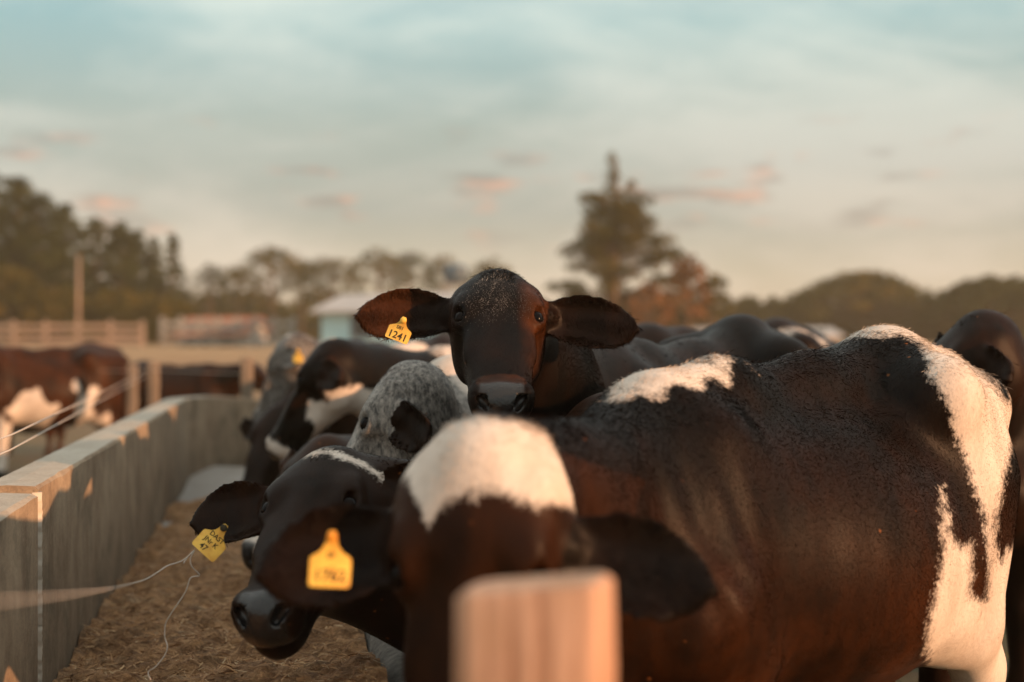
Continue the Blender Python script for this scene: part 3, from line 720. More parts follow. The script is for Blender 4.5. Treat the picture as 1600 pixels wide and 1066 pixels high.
big = n.noise(oc, .11, 6, .6); med = n.noise(oc, 1.3, 8, .65); fin = n.noise(oc, 22, 6, .7)
c = n.mix(n.ramp(big, [(.35, 0), (.65, 1)]), (.30, .175, .085, 1), (.36, .235, .115, 1))
sx = n.add('ShaderNodeSeparateXYZ', i_0=oc); near = n.ramp(n.math('DIVIDE', sx.outputs[1], 40), [(.25, 1), (.95, 0)])
dirt = n.mix(n.ramp(med, [(.38, 0), (.62, 1)]), (.085, .055, .032, 1), (.075, .075, .028, 1))
c = n.mix(near, c, dirt); c = n.mix(1.0, c, n.ramp(fin, [(.2, .6), (.8, 1.3)]), 'MULTIPLY')
n.put(p.inputs['Base Color'], c); p.inputs['Roughness'].default_value = .95; n.put(p.inputs['Normal'], n.bump(n.math('ADD', fin, med), .8, .04))
tag(mesh_obj('ground', np.stack([GX.ravel(), GY.ravel(), GZ.ravel()], 1), fq, m), kind='structure')

# grass tufts on the yard at the right
def blades(name, n_, xr, yr, zf, mats, Lr, wr, flat=.3, curl=.4):
    P = np.stack([RNG.uniform(*xr, n_), RNG.uniform(*yr, n_)], 1); Z = zf(P[:, 0], P[:, 1])
    an = RNG.uniform(0, 2 * np.pi, n_); L = RNG.uniform(*Lr, n_); w = RNG.uniform(*wr, n_); pit = RNG.normal(0, flat, n_)
    D = np.stack([np.cos(an) * np.cos(pit), np.sin(an) * np.cos(pit), np.sin(pit)], 1); Sd = np.stack([-np.sin(an), np.cos(an), RNG.normal(0, .5, n_)], 1)
    O = np.stack([P[:, 0], P[:, 1], Z + RNG.uniform(0, .010, n_)], 1); cv = np.stack([RNG.normal(0, curl, n_), RNG.normal(0, curl, n_), np.abs(RNG.normal(0, curl * .6, n_))], 1)
    rows = []
    for t in (0, .35, .7, 1.0):
        c_ = O + D * (L * t)[:, None] + cv * (L * t * (1 - t))[:, None] * 1.0; ww = (w * (1 - .5 * t))[:, None]
        rows += [c_ - Sd * ww, c_ + Sd * ww]
    V = np.stack(rows, 1).reshape(-1, 3); b = np.arange(n_)[:, None, None] * 8
    fs = (b + np.array([[0, 1, 3, 2], [2, 3, 5, 4], [4, 5, 7, 6]])[None]).reshape(-1, 4)
    o = mesh_obj(name, V, fs, mats, None, False); o.data.attributes.new('shade', 'FLOAT', 'POINT').data.foreach_set('value', np.repeat(RNG.random(n_), 8).astype(np.float32)); return o
def blade_mat(name, stops, rough=.7, spec=.3):
    m, n, p = mat(name); a = n.add('ShaderNodeAttribute', attribute_name='shade').outputs['Fac']
    n.put(p.inputs['Base Color'], n.ramp(a, stops)); p.inputs['Roughness'].default_value = rough; p.inputs['Specular IOR Level'].default_value = spec
    return m
GRASS = blade_mat('grass_blades', [(0, (.07, .075, .025)), (.5, (.12, .10, .035)), (.8, (.20, .14, .06)), (1, (.10, .06, .03))])
g = blades('grass', 26000, (-.4, 6.0), (3.2, 16), lambda x, y: ground_z(x, y) + .005, GRASS, (.03, .09), (.0015, .004), 1.0, .5)
tag(g, 'short dry yellow green grass on the yard at the lower right', 'grass', kind='stuff')

# ------------------------------------------------------------------ feed trough
from mathutils import noise as mnoise
YA, YB = -.6, 8.5                      # straight run of the wall
def wall_x(Y): return -1.066 - .165 * (Y - 3.2)
TH, TOP = .136, CAMH - .317
m, n, p = mat('cast_concrete'); oc = n.add('ShaderNodeTexCoord').outputs['Object']
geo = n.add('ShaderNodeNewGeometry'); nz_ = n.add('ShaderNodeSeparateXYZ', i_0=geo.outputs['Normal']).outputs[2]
sepo = n.add('ShaderNodeSeparateXYZ', i_0=oc)
streak = n.noise(n.mapping(oc, scale=(1, 1.6, 1.05)), 3.8, 9, .72); streak2 = n.noise(n.mapping(oc, scale=(1, 9, .8)), 1.6, 7, .72)
blot = n.noise(oc, 5, 7, .65); fin = n.noise(oc, 130, 5, .75); speck = n.noise(oc, 420, 2, .5)
lowdirt = n.ramp(n.math('ADD', sepo.outputs[2], n.math('MULTIPLY', blot, .25)), [(.42, 1.0), (.80, 0.0)])
c = n.mix(n.ramp(streak, [(.35, 0), (.66, 1)]), (.215, .150, .098, 1), (.40, .31, .215, 1))
c = n.mix(n.math('MULTIPLY', n.ramp(streak2, [(.62, 0), (.72, 1)]), .5), c, (.42, .37, .30, 1))
c = n.mix(n.math('MULTIPLY', lowdirt, .55), c, (.085, .058, .035, 1))
c = n.mix(n.math('MULTIPLY', n.ramp(blot, [(.50, 0), (.66, 1)]), .65), c, (.095, .075, .05, 1))
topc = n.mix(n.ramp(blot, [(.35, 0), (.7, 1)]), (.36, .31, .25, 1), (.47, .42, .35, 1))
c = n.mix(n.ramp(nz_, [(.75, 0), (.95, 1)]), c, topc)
c = n.mix(1.0, c, n.ramp(fin, [(.25, .68), (.75, 1.22)]), 'MULTIPLY'); c = n.mix(n.ramp(speck, [(.66, 0), (.72, .6)]), c, (.04, .03, .02, 1))
n.put(p.inputs['Base Color'], c); p.inputs['Roughness'].default_value = .9; p.inputs['Specular IOR Level'].default_value = .25
n.put(p.inputs['Normal'], n.bump(n.math('ADD', n.math('MULTIPLY', fin, .5), n.math('MULTIPLY', streak, .3)), .5, .004))
CONC = m
LIME = simple_mat('lime_mortar', (.58, .53, .46), (.46, .41, .34), 35, .95, .2, .004)
PALE = simple_mat('worn_trough_floor', (.34, .32, .30), (.24, .21, .18), 7, .8, .4, .01)

path = [(wall_x(Y), Y, TOP) for Y in np.arange(YA, YB + .01, .1)]
# far end: the wall rounds off to the right and steps down to the kerb
cx, cy = wall_x(YB) + .50, YB; 
for a in np.linspace(0, 150, 26)[1:]:
    t = a / 150; path.append((cx - .50 * math.cos(R(a)) * (1 if a < 90 else .62), cy + 1.7 * math.sin(R(a)), TOP - .50 * t * t))
path = np.array(path)
def sweep(path, prof_fn, name, mats, parent, rough_=.0):
    tn = np.gradient(path[:, :2], axis=0); tn /= np.linalg.norm(tn, axis=1)[:, None]; nr = np.stack([tn[:, 1], -tn[:, 0]], 1)   # to the right
    V = []; 
    for i, (p_, q_) in enumerate(zip(path, nr)):
        pr = prof_fn(i, p_)
        for (o, z_) in pr: V.append((p_[0] + q_[0] * o, p_[1] + q_[1] * o, z_))
    k = len(pr); V = np.array(V); nn = len(path); f = []
    for i in range(nn - 1):
        for j in range(k): j2 = (j + 1) % k; f.append((i * k + j, i * k + j2, (i + 1) * k + j2, (i + 1) * k + j))
    f.append(tuple(range(k))[::-1]); f.append(tuple((nn - 1) * k + j for j in range(k)))
    return mesh_obj(name, [tuple(v) for v in V], f, mats, parent, False)
def bump1(s, k): return math.sin(s * 13.1 + k) * .5 + math.sin(s * 31.7 + k * 2.3) * .3 + math.sin(s * 77 + k * 5) * .2
def wall_prof(off=0.0, dz=0.0):
    def f(i, p_):
        s = p_[1] * 3.1 + p_[0]; b = .0012; t = p_[2] + dz
        e = .007 + .004 * mnoise.noise(Vector((p_[1] * 6, 0, 0))) + .012 * max(0, mnoise.noise(Vector((p_[1] * 2.7, 3, 0))) - .15)
        pts = [(-TH, -.05), (-TH + b * bump1(s, 1), t - .012), (-TH + .012, t + b * .5 * bump1(s, 2)), (-TH * .5, t + .003 + b * bump1(s, 5)), (-e, t + b * .5 * bump1(s, 3)), (off, t - e), (off, t - .15), (off, t - .4), (off, -.05)]
        return pts
    return f
tr = empty('feed_trough', (wall_x(3.2) + .35, 3.2, 0)); tag(tr, 'long weathered concrete feed trough running along the left side', 'feed trough')
def tp(o): o.matrix_parent_inverse = tr.matrix_basis.inverted() if False else Matrix.Translation(-tr.location); return o
Yc = 3.2
fine = lambda a, b: np.array([(wall_x(Y), Y, TOP) for Y in np.arange(a, b + .0001, .02)])
tp(sweep(fine(YA, Yc - .022), wall_prof(.006, -.012), 'back_wall', CONC, tr))
far = np.concatenate([fine(Yc + .004, 5.0), path[path[:, 1] > 5.02]]) if True else path
# keep the ordering of the rounded end
cut = np.argmax(path[:, 1] > 5.02); far = np.concatenate([fine(Yc + .004, 5.0), path[cut:]])
tp(sweep(far, wall_prof(), 'back_wall', CONC, tr))
# lime seam in the joint
mb = MB(); pts = []
vs, fs = [], []
for i in range(60):
    z_ = TOP - .012 - i * .0075; wv_ = .011 + .005 * bump1(i * .21, 1) + .0015 * random.random(); o = .0012 * random.random() + .011
    yy = Yc - .008 + .006 * bump1(i * .07, 3); fade = max(0.25, 1 - i / 75)
    for s_, oo in ((-1, -.01), (-.4, o), (.5, o * .8), (1, -.01)): y_ = yy + s_ * wv_ * fade; vs.append((wall_x(y_) + oo, y_, z_))
for i in range(59):
    for j in range(3): fs.append((i * 4 + j, i * 4 + j + 1, (i + 1) * 4 + j + 1, (i + 1) * 4 + j))
tp(mesh_obj('mortar_seam', vs, fs, LIME, tr, True))
# core behind the joint gap
mb = MB(); mb.box((wall_x(Yc) - TH / 2 - .004, Yc - .009, TOP / 2 - .03), (TH - .03, .06, TOP - .02), rz=math.atan(.165)); tp(mb.build('joint_core', CONC, tr))
# right hand kerb and floor
TW = .76
kp = np.array([(wall_x(Y) + TW, Y, .46) for Y in np.arange(YA, YB + .6, .04)])
def kerb_prof(i, p_):
    s = p_[1] * 3; pr = []
    for a in range(0, 181, 15): pr.append((.06 - .06 * math.cos(R(a)) + .002 * bump1(s, a), p_[2] - .06 + .06 * math.sin(R(a)) + .003 * bump1(s, a * .3)))
    return [(0, -.05)] + pr + [(.12, -.05)]
KERB = simple_mat('kerb_concrete', (.11, .10, .09), (.27, .25, .22), 35, .9, .9, .02)
tp(sweep(kp, kerb_prof, 'kerb', KERB, tr))
fv, ff = [], []
ys = np.arange(YA, YB + .7, .1)
for i, Y in enumerate(ys):
    fv += [(wall_x(Y) + .01, Y, .33 + max(0, (Y - 8) * .05)), (wall_x(Y) + TW, Y, .30 + max(0, (Y - 8) * .05))]
    if i: k = i * 2; ff.append((k - 2, k - 1, k + 1, k))
tp(mesh_obj('trough_floor', fv, ff, PALE, tr, False))

# feed
from mathutils import noise as mnoise
def feed_z(x, y):
    t = (x - wall_x(y)) / TW; out = np.empty(len(x))
    for i in range(len(x)):
        v = Vector((x[i], y[i], 0)); a = mnoise.fractal(v * 4, 1, 2, 4) * .050 + mnoise.fractal(v * 13, 1, 2, 3) * .022
        out[i] = .345 + .085 * min(max(t[i], 0), 1) ** 1.3 + .045 * math.exp(-((y[i] - 2.75) / .35) ** 2) * t[i] + a
    return out - np.clip((y - 7.2) / 1.4, 0, 1) * .16
us = np.linspace(.0, 1, 90); yy = np.concatenate([np.linspace(1.0, 4.6, 330), np.linspace(4.62, 8.9, 130)])
UU, YY = np.meshgrid(us, yy, indexing='ij'); XX = wall_x(YY) + .004 + UU * (TW - .008); ZZ = feed_z(XX.ravel(), YY.ravel())
idx = np.arange(XX.size).reshape(XX.shape); fq = np.stack([idx[:-1, :-1], idx[1:, :-1], idx[1:, 1:], idx[:-1, 1:]], -1).reshape(-1, 4)
m, n, p = mat('silage'); oc = n.add('ShaderNodeTexCoord').outputs['Object']
a = n.noise(n.mapping(oc, scale=(1, 1.6, 1)), 26, 8, .72, .8); b = n.noise(oc, 6, 5, .6); f_ = n.noise(oc, 140, 5, .75)
c = n.mix(n.ramp(a, [(.36, 0), (.64, 1)]), (.19, .088, .034, 1), (.62, .35, .165, 1))
c = n.mix(n.math('MULTIPLY', n.ramp(b, [(.55, 0), (.72, 1)]), .55), c, (.42, .32, .20, 1)); c = n.mix(1.0, c, n.ramp(f_, [(.2, .5), (.8, 1.4)]), 'MULTIPLY')
c = n.mix(n.ramp(n.noise(oc, 11, 4, .6), [(.50, 0), (.68, .55)]), c, (.07, .035, .014, 1)); n.put(p.inputs['Base Color'], c); p.inputs['Roughness'].default_value = .9; n.put(p.inputs['Normal'], n.bump(n.math('ADD', a, n.math('MULTIPLY', f_, .5)), 1.0, .02))
tag(mesh_obj('silage', np.stack([XX.ravel(), YY.ravel(), ZZ], 1), fq, m), 'brown chopped silage heaped in the concrete trough', 'feed', kind='stuff')
STRAW = blade_mat('straw_bits', [(0, (.15, .066, .025)), (.4, (.33, .165, .068)), (.8, (.47, .27, .125)), (.95, (.52, .35, .19)), (1, (.60, .45, .28))])
def fz(x, y):
    return feed_z(x, y) - .003
def tr_blades(name, n_, yr, Lr, wr, flat, power=1.0):
    global RNG
    Y = yr[0] + (yr[1] - yr[0]) * RNG.random(n_) ** power; U = RNG.uniform(.02, .98, n_); X = wall_x(Y) + U * TW
    o = blades(name, n_, (0, 1), (0, 1), lambda x, y: np.zeros(len(x)), STRAW, Lr, wr, flat, .22)
    co = np.empty(n_ * 24, np.float32); o.data.vertices.foreach_get('co', co); co = co.reshape(n_, 8, 3)
    shift = np.stack([X, Y, fz(X, Y)], 1) - np.concatenate([co[:, 0, :2], np.zeros((n_, 1))], 1)
    co += shift[:, None]; w_ = wall_x(co[..., 1]) + .006; co[..., 0] = np.maximum(co[..., 0], w_); o.data.vertices.foreach_set('co', co.ravel()); o.data.update(); return o
s1 = tr_blades('loose_straw', 32000, (1.5, 6.0), (.006, .038), (.0006, .0017), .22, 1.3)
tag(s1, 'loose straw and chopped stalks strewn over the silage', 'straw', kind='stuff')

# ------------------------------------------------------------------ wire ends, fence, posts
WIRE = simple_mat('galvanised_wire', (.60, .55, .50), (.42, .36, .30), 90, .45, .3, .002, metal=.0)
RUST = simple_mat('rusty_wire', (.42, .20, .10), (.60, .42, .30), 60, .6)
def smooth_path(pts, n_=6):
    P = [Vector(p_) for p_ in pts]; out = []
    for i in range(len(P) - 1):
        a, b, c_, d = P[max(i - 1, 0)], P[i], P[i + 1], P[min(i + 2, len(P) - 1)]
        for k in range(n_):
            t = k / n_; out.append(.5 * ((2 * b) + (c_ - a) * t + (2 * a - 5 * b + 4 * c_ - d) * t * t + (3 * b - a - 3 * c_ + d) * t ** 3))
    return out + [P[-1]]
wp = [px(-900, 990, .5), px(-400, 962, .75), px(-60, 944, 1.05), px(100, 930, 1.55), px(170, 920, 2.15), px(205, 912, 2.6), px(228, 905, 2.78), px(248, 893, 2.82), px(262, 884, 2.84), px(285, 876, 2.86), px(303, 861, 2.87)]
w2 = [px(287, 880, 2.865), px(293, 871, 2.872), px(304, 860, 2.868), px(298, 872, 2.87), px(300, 885, 2.87), px(312, 899, 2.88), px(298, 903, 2.88), px(290, 925, 2.88), px(268, 958, 2.88), px(259, 975, 2.88), px(258, 995, 2.88), px(262, 1010, 2.87), px(257, 1025, 2.865), px(243, 1042, 2.86), px(232, 1050, 2.86), px(236, 1062, 2.85)]
mb = MB(); mb.tube(smooth_path(wp), .0011, 7); mb.tube(smooth_path(w2, 5), .0013, 7)
lw = mb.build('broken_wire', WIRE, None, True); tag(lw, 'broken pale wire dangling over the silage below the handwritten ear tag', 'wire')

m, n, p = mat('post_wood'); oc = n.add('ShaderNodeTexCoord').outputs['Object']
gr = n.noise(n.mapping(oc, scale=(1, 1, .06)), 60, 7, .6); kn = n.noise(oc, 9, 4, .5)
c = n.mix(n.ramp(gr, [(.35, 0), (.65, 1)]), (.30, .15, .085, 1), (.62, .37, .245, 1)); c = n.mix(n.math('MULTIPLY', n.ramp(kn, [(.5, 0), (.7, 1)]), .45), c, (.36, .20, .10, 1))
n.put(p.inputs['Base Color'], c); p.inputs['Roughness'].default_value = .75; n.put(p.inputs['Normal'], n.bump(gr, .5, .004)); WOOD = m
OLDWOOD = simple_mat('weathered_post_wood', (.15, .115, .085), (.25, .19, .14), 9, .85, .4, .01, (1, 1, .2))
def post(name, label, x, y, top, w, d, rz=0, group=None, slope=0.0, zb=-.1, rough_=.003):
    vs, fs = [], []; k = 24; nz2 = 14; 
    ring = []
    for i in range(k):
        a = 2 * math.pi * i / k; ca, sa = math.cos(a), math.sin(a); e = .38
        ring.append((w / 2 * math.copysign(abs(ca) ** e, ca), d / 2 * math.copysign(abs(sa) ** e, sa)))
    for j in range(nz2 + 2):
        t = min(j / nz2, 1); sc_ = 1.0 if j <= nz2 else .90
        for (rx, ry) in ring:
            zt = zb + (top - zb) * t + (.006 if j > nz2 else 0) + (slope * rx if t == 1 else 0)
            vs.append((rx * sc_ + rough_ * bump1(t * 3 + rx * 9, 1), ry * sc_ + rough_ * bump1(t * 2.3 + ry * 9, 2), zt))
    for j in range(nz2 + 1):
        for i in range(k): i2 = (i + 1) % k; fs.append((j * k + i, j * k + i2, (j + 1) * k + i2, (j + 1) * k + i))
    fs.append(tuple((nz2 + 1) * k + i for i in range(k)))
    o = mesh_obj(name, vs, fs, WOOD if group is None else OLDWOOD, None, False); o.location = (x, y, 0); o.rotation_euler = (0, 0, rz)
    o.data.polygons.foreach_set('use_smooth', [True] * (len(fs) - 1) + [False]); tag(o, label, 'post', group); return o
post('fence_post', 'large sawn wood post out of focus in the foreground, nearest the camera', .0215, 1.30, .928, .142, .085, R(-14), None, slope=.10)
fp = [(240, 11.0, 566), (207, 12.2, 571), (386, 9.9, 560)]
labs = ['pinkish pale wood post left of the rounded trough end, right one of the close pair', 'thinner brown wood post left of the rounded trough end, left one of the close pair', 'pale wood post rising behind the rounded far end of the trough']
for (x, Y, yt), lb in zip(fp, labs):
    P_ = px(x, yt, Y); post('fence_post', lb, P_.x, Y, P_.z, .080, .08, 0, 'posts of the pen fence', rough_=.005)
mb = MB()
for hz in (.935, .90):
    mb.tube([(-.62, .2, hz), (-1.20, 3.4, hz), (-2.0, 7.0, hz - .008), (-2.82, 11.0, hz + .02)], .0020, 6)
tag(mb.build('fence_wire', WIRE, None, True), 'pair of slack fence wires running along the outside of the trough wall', 'wire')
mb = MB(); mb.tube([(-2.82, 11, .96), (-3.3, 12.2, .93), (-6, 15.5, .93)], .002, 6); mb.tube([(-2.82, 11, .96), (-1.85, 9.92, .95)], .002, 6)
tag(mb.build('fence_wire', WIRE, None, True), 'single fence wire joining the posts beyond the far end of the trough', 'wire')

# ------------------------------------------------------------------ far fence, pole, sheds
gz = lambda x, y: float(ground_z(np.array([x]), np.array([y]))[0])
BOARD = simple_mat('bleached_boards', (.34, .235, .18), (.22, .18, .15), 1.2, .8, .2, .02, (1, 1, .3))
GREYB = simple_mat('grey_boards', (.34, .33, .31), (.24, .22, .20), 1.2, .8)
def far_fence(label, x0, x1, y0, y1, h_, mat_, rails, step):
    e = empty('rail_fence', (x0, y0, gz(x0, y0))); tag(e, label, 'fence', 'fences of the far corrals')
    L_ = math.hypot(x1 - x0, y1 - y0); n_ = int(L_ / step)
    ang = math.atan2(y1 - y0, x1 - x0)
    for i in range(n_ + 1):
        t = i / n_; x, y = x0 + (x1 - x0) * t, y0 + (y1 - y0) * t; mb = MB()
        mb.box((x, y, gz(x, y) + h_ * .52), (.16, .16, h_ * 1.12), ang + random.uniform(-.1, .1), jit=.02); o = mb.build('post', mat_, e); o.matrix_parent_inverse = Matrix.Translation(-e.location)
    for r_ in range(rails):
        for i in range(n_):
            t, t2 = i / n_, (i + 1) / n_; xa, ya, xb, yb = x0 + (x1 - x0) * t, y0 + (y1 - y0) * t, x0 + (x1 - x0) * t2, y0 + (y1 - y0) * t2
            mb = MB(); zc = (gz(xa, ya) + gz(xb, yb)) / 2 + h_ * (r_ + .55) / rails
            mb.box(((xa + xb) / 2, (ya + yb) / 2 - .10, zc), (L_ / n_ - .03, .04, h_ / rails * random.uniform(.35, .62)), ang, jit=.012); o = mb.build('rail', mat_, e); o.matrix_parent_inverse = Matrix.Translation(-e.location)
far_fence('pinkish board fence at the far left edge of the field', -23.0, -15.2, 58, 58.5, 1.0, BOARD, 3, 1.3)
far_fence('grey open rail fence with tall posts, right of the pinkish board fence', -15.0, -9.2, 61, 60, 1.15, GREYB, 3, .75)
mb = MB(); P_ = px(122, 398, 64); mb.tube([(P_.x, 64, gz(P_.x, 64) - .2), (P_.x + .03, 64, P_.z)], [.09, .06], 10)
tag(mb.build('utility_pole', BOARD, None, True), 'tall bare utility pole standing before the dark trees on the left', 'pole')

m, n, p = mat('corrugated_roof'); oc = n.add('ShaderNodeTexCoord').outputs['Object']
wv_ = n.add('ShaderNodeTexWave', i_Vector=oc, i_Scale=3.0); n.put(p.inputs['Base Color'], n.mix(n.noise(oc, 1.5, 5), (.46, .42, .39, 1), (.34, .33, .33, 1)))
n.put(p.inputs['Normal'], n.bump(wv_.outputs[0], .5, .03)); p.inputs['Roughness'].default_value = .5; ROOF = m
TILE = simple_mat('clay_tiles', (.40, .15, .09), (.28, .11, .07), 3, .85, .5, .04)
BLUE = simple_mat('pale_blue_wall', (.38, .62, .68), (.46, .68, .72), 1.5, .7); BLUET = simple_mat('blue_grey_trim', (.18, .26, .32), (.14, .22, .28), 2, .6)
WHITEW = simple_mat('whitewash', (.55, .50, .46), (.42, .38, .35), 2, .8); TANKM = simple_mat('tank_plastic', (.06, .09, .12), (.08, .12, .15), 2, .4)
GLASS = simple_mat('window_glass', (.03, .04, .05), (.05, .06, .07), 2, .15, .0)
def gable_house(name, label, cat, c, size, wall_h, ridge, rot, wallm, roofm, wins, over=.35, door=True):
    e = empty(name, c, rot); tag(e, label, cat); lx, ly = size[0] / 2, size[1] / 2
    vs = [(-lx, -ly, -.3), (lx, -ly, -.3), (lx, ly, -.3), (-lx, ly, -.3), (-lx, -ly, wall_h), (lx, -ly, wall_h), (lx, ly, wall_h), (-lx, ly, wall_h), (-lx, 0, wall_h + ridge), (lx, 0, wall_h + ridge)]
    mesh_obj('wall', vs, [(0, 1, 5, 4), (1, 2, 6, 9, 5), (2, 3, 7, 6), (3, 0, 4, 8, 7)], wallm, e, False)
    mb = MB(); ox, oy = lx + over, ly + over; dz = ridge / ly * over; t = .10
    for s_ in (-1, 1):
        a = [(-ox, s_ * oy, wall_h - dz + .02), (ox, s_ * oy, wall_h - dz + .02), (ox, 0, wall_h + ridge + .02), (-ox, 0, wall_h + ridge + .02)]
        b = [(x, y, z_ + t) for x, y, z_ in a]; mb.add(a + b, [(3, 2, 1, 0), (4, 5, 6, 7), (0, 1, 5, 4), (1, 2, 6, 5), (2, 3, 7, 6), (3, 0, 4, 7)])
    mb.build('roof', roofm, e)
    for i in range(wins):
        x = -lx + (i + .5) * 2 * lx / wins
        if door and i == wins // 2:
            mb = MB(); mb.box((x, -ly - .02, .95), (.9, .05, 1.9)); mb.build('door', BLUET, e); continue
        mb = MB()
        for dx, dz_, w_, h_ in ((-.5, 0, .1, 1.0), (.5, 0, .1, 1.0), (0, .45, .9, .1), (0, -.45, .9, .1)): mb.box((x + dx, -ly - .03, wall_h * .58 + dz_), (w_, .07, h_))
        wn = mb.build('window', BLUET, e); mb = MB(); mb.box((x, -ly - .012, wall_h * .58), (.88, .02, .78)); mb.build('pane', GLASS, wn)
    return e
B_ = Vector((-3.2, 56, 0)); bz = gz(B_.x, B_.y)
gable_house('farm_building', 'long pale blue building with a light roof, behind the left ear of the 1241 cow', 'building', (B_.x, B_.y, bz), (7.6, 4.0), 1.42, .62, R(-26), BLUE, ROOF, 2, door=False)
e = empty('water_tank', (-2.3, 58.5, bz + 2.25)); tag(e, 'dark blue water tank raised over the roof of the pale blue building', 'tank')
mb = MB(); mb.tube([(0, 0, .35), (0, 0, 1.0), (0, 0, 1.12), (0, 0, 1.18)], [.48, .5, .4, .15], 20); mb.build('drum', TANKM, e, True)
mb = MB(); [mb.box((sx_ * .4, sy_ * .4, -1.0), (.12, .12, 2.6)) for sx_ in (-1, 1) for sy_ in (-1, 1)]; mb.box((0, 0, .31), (1.1, 1.1, .08)); mb.build('stand', GREYB, e)
P_ = px(352, 545, 62)
gable_house('shed', 'low shed with a red clay tile roof beyond the field on the left', 'shed', (P_.x, 62, gz(P_.x, 62)), (2.9, 2.6), .55, .62, R(-12), WHITEW, TILE, 2, .3, False)
gable_house('shed', 'low whitewashed shed with a pale metal roof, far right', 'shed', (11.8, 68, gz(11, 68)), (6.5, 3.5), .40, .35, R(5), WHITEW, ROOF, 3, .3, False)

# ------------------------------------------------------------------ trees
def leaf_mat(name, a, b, c_):
    m, n, p = mat(name); s = n.add('ShaderNodeAttribute', attribute_name='shade').outputs['Fac']
    n.put(p.inputs['Base Color'], n.ramp(s, [(0, a), (.5, b), (1, c_)])); p.inputs['Roughness'].default_value = .8; p.inputs['Specular IOR Level'].default_value = .05
    return m
PINE = leaf_mat('pine_needles', (.008, .013, .002), (.018, .024, .004), (.042, .046, .008))
OLIVE = leaf_mat('olive_leaves', (.022, .023, .004), (.056, .049, .009), (.12, .084, .018))
RUSTL = leaf_mat('russet_leaves', (.10, .045, .018), (.17, .075, .03), (.25, .12, .05))
BARK = simple_mat('bark', (.13, .085, .055), (.07, .05, .035), 6, .9, .6, .05, (1, 1, .3))
def crown_mesh(clumps, leaf, dens, seed):
    r = np.random.default_rng(seed); Ps = []; sh = []
    for (c_, rad) in clumps:
        rad = np.array(rad); n_ = max(12, int(dens * (rad[0] * rad[1] + rad[0] * rad[2] + rad[1] * rad[2])))
        v = r.normal(0, 1, (n_, 3)); v /= np.linalg.norm(v, axis=1)[:, None]; v *= (r.random(n_) ** .45)[:, None]
        Ps.append(np.array(c_) + v * rad); sh.append(np.clip(r.uniform(.1, .9) + r.normal(0, .16, n_), 0, 1))
    P = np.concatenate(Ps); sh = np.concatenate(sh); n_ = len(P)
    a = r.normal(0, 1, (n_, 3)); a /= np.linalg.norm(a, axis=1)[:, None]; b = np.cross(a, r.normal(0, 1, (n_, 3))); b /= np.linalg.norm(b, axis=1)[:, None]
    s_ = (leaf * r.uniform(.5, 1.3, n_))[:, None]
    V = np.stack([P - a * s_, P + b * s_ * .45, P + a * s_, P - b * s_ * .45], 1).reshape(-1, 3)
    return V, np.arange(n_ * 4).reshape(-1, 4), np.repeat(sh, 4)
def tree(name, label, base, H_, clumps, leafm, leaf=.11, dens=140, tr_r=.22, group='trees along the horizon', seed=0, lean=0.0, cat='tree'):
    e = empty(name, base); tag(e, label, cat, group); r = random.Random(seed)
    mb = MB(); mb.tube([(0, 0, -.3), (lean * .2, 0, H_ * .35), (lean * .6, 0, H_ * .7), (lean, 0, H_ * .97)], [tr_r * 1.2, tr_r, tr_r * .6, tr_r * .12], 10)
    for (c_, rad) in clumps:
        t = max(.18, min(.93, (c_[2] - .35 * math.hypot(c_[0], c_[1])) / H_)); s_ = (lean * t, 0, H_ * t)
        midp = ((s_[0] + c_[0]) / 2 + r.uniform(-.1, .1), (s_[1] + c_[1]) / 2, (s_[2] + c_[2]) / 2 + r.uniform(-.15, .05))
        mb.tube([s_, midp, c_], [tr_r * .35, tr_r * .22, tr_r * .08], 5)
    mb.build('trunk', BARK, e, True)
    V, F_, sh = crown_mesh(clumps, leaf, dens, seed + 5)
    mesh_obj('crown', V, F_, leafm, e, False, dict(shade=sh)); return e
def cone_clumps(H_, R0, seed, low=.08, n_=46, shape=.8, flat=.55):
    r = random.Random(seed); out = [((0, 0, H_ * .97), (R0 * .14, R0 * .14, H_ * .06))]
    for i in range(n_):
        t = low + (1 - low) * ((i + .5) / n_) ** .9; rr = R0 * (1 - t) ** shape * r.uniform(.55, 1.08); a = i * 2.4 + r.uniform(-.4, .4); k = R0 * (.20 + .24 * (1 - t)) * r.uniform(.75, 1.25)
        out.append(((math.cos(a) * rr, math.sin(a) * rr, t * H_ + r.uniform(-.1, .1)), (k, k, k * flat)))
    return out
def dome_clumps(H_, R0, seed, bottom=.45, n_=40, k0=.22, flat=.6):
    r = random.Random(seed); out = []
    for i in range(n_):
        a = i * 2.4; t = math.sqrt((i + .5) / n_); rr = R0 * t * r.uniform(.85, 1.05); zt = H_ * (bottom + (1 - bottom) * math.sqrt(max(0, 1 - t * t)) * r.uniform(.82, 1.0)); k = R0 * k0 * r.uniform(.7, 1.3)
        out.append(((math.cos(a) * rr, math.sin(a) * rr, zt - k * flat), (k, k, k * flat)))
    return out
def at_tree(x, ytop, Y): P_ = px(x, ytop, Y); b = gz(P_.x, Y); return (P_.x, Y, b), P_.z - b
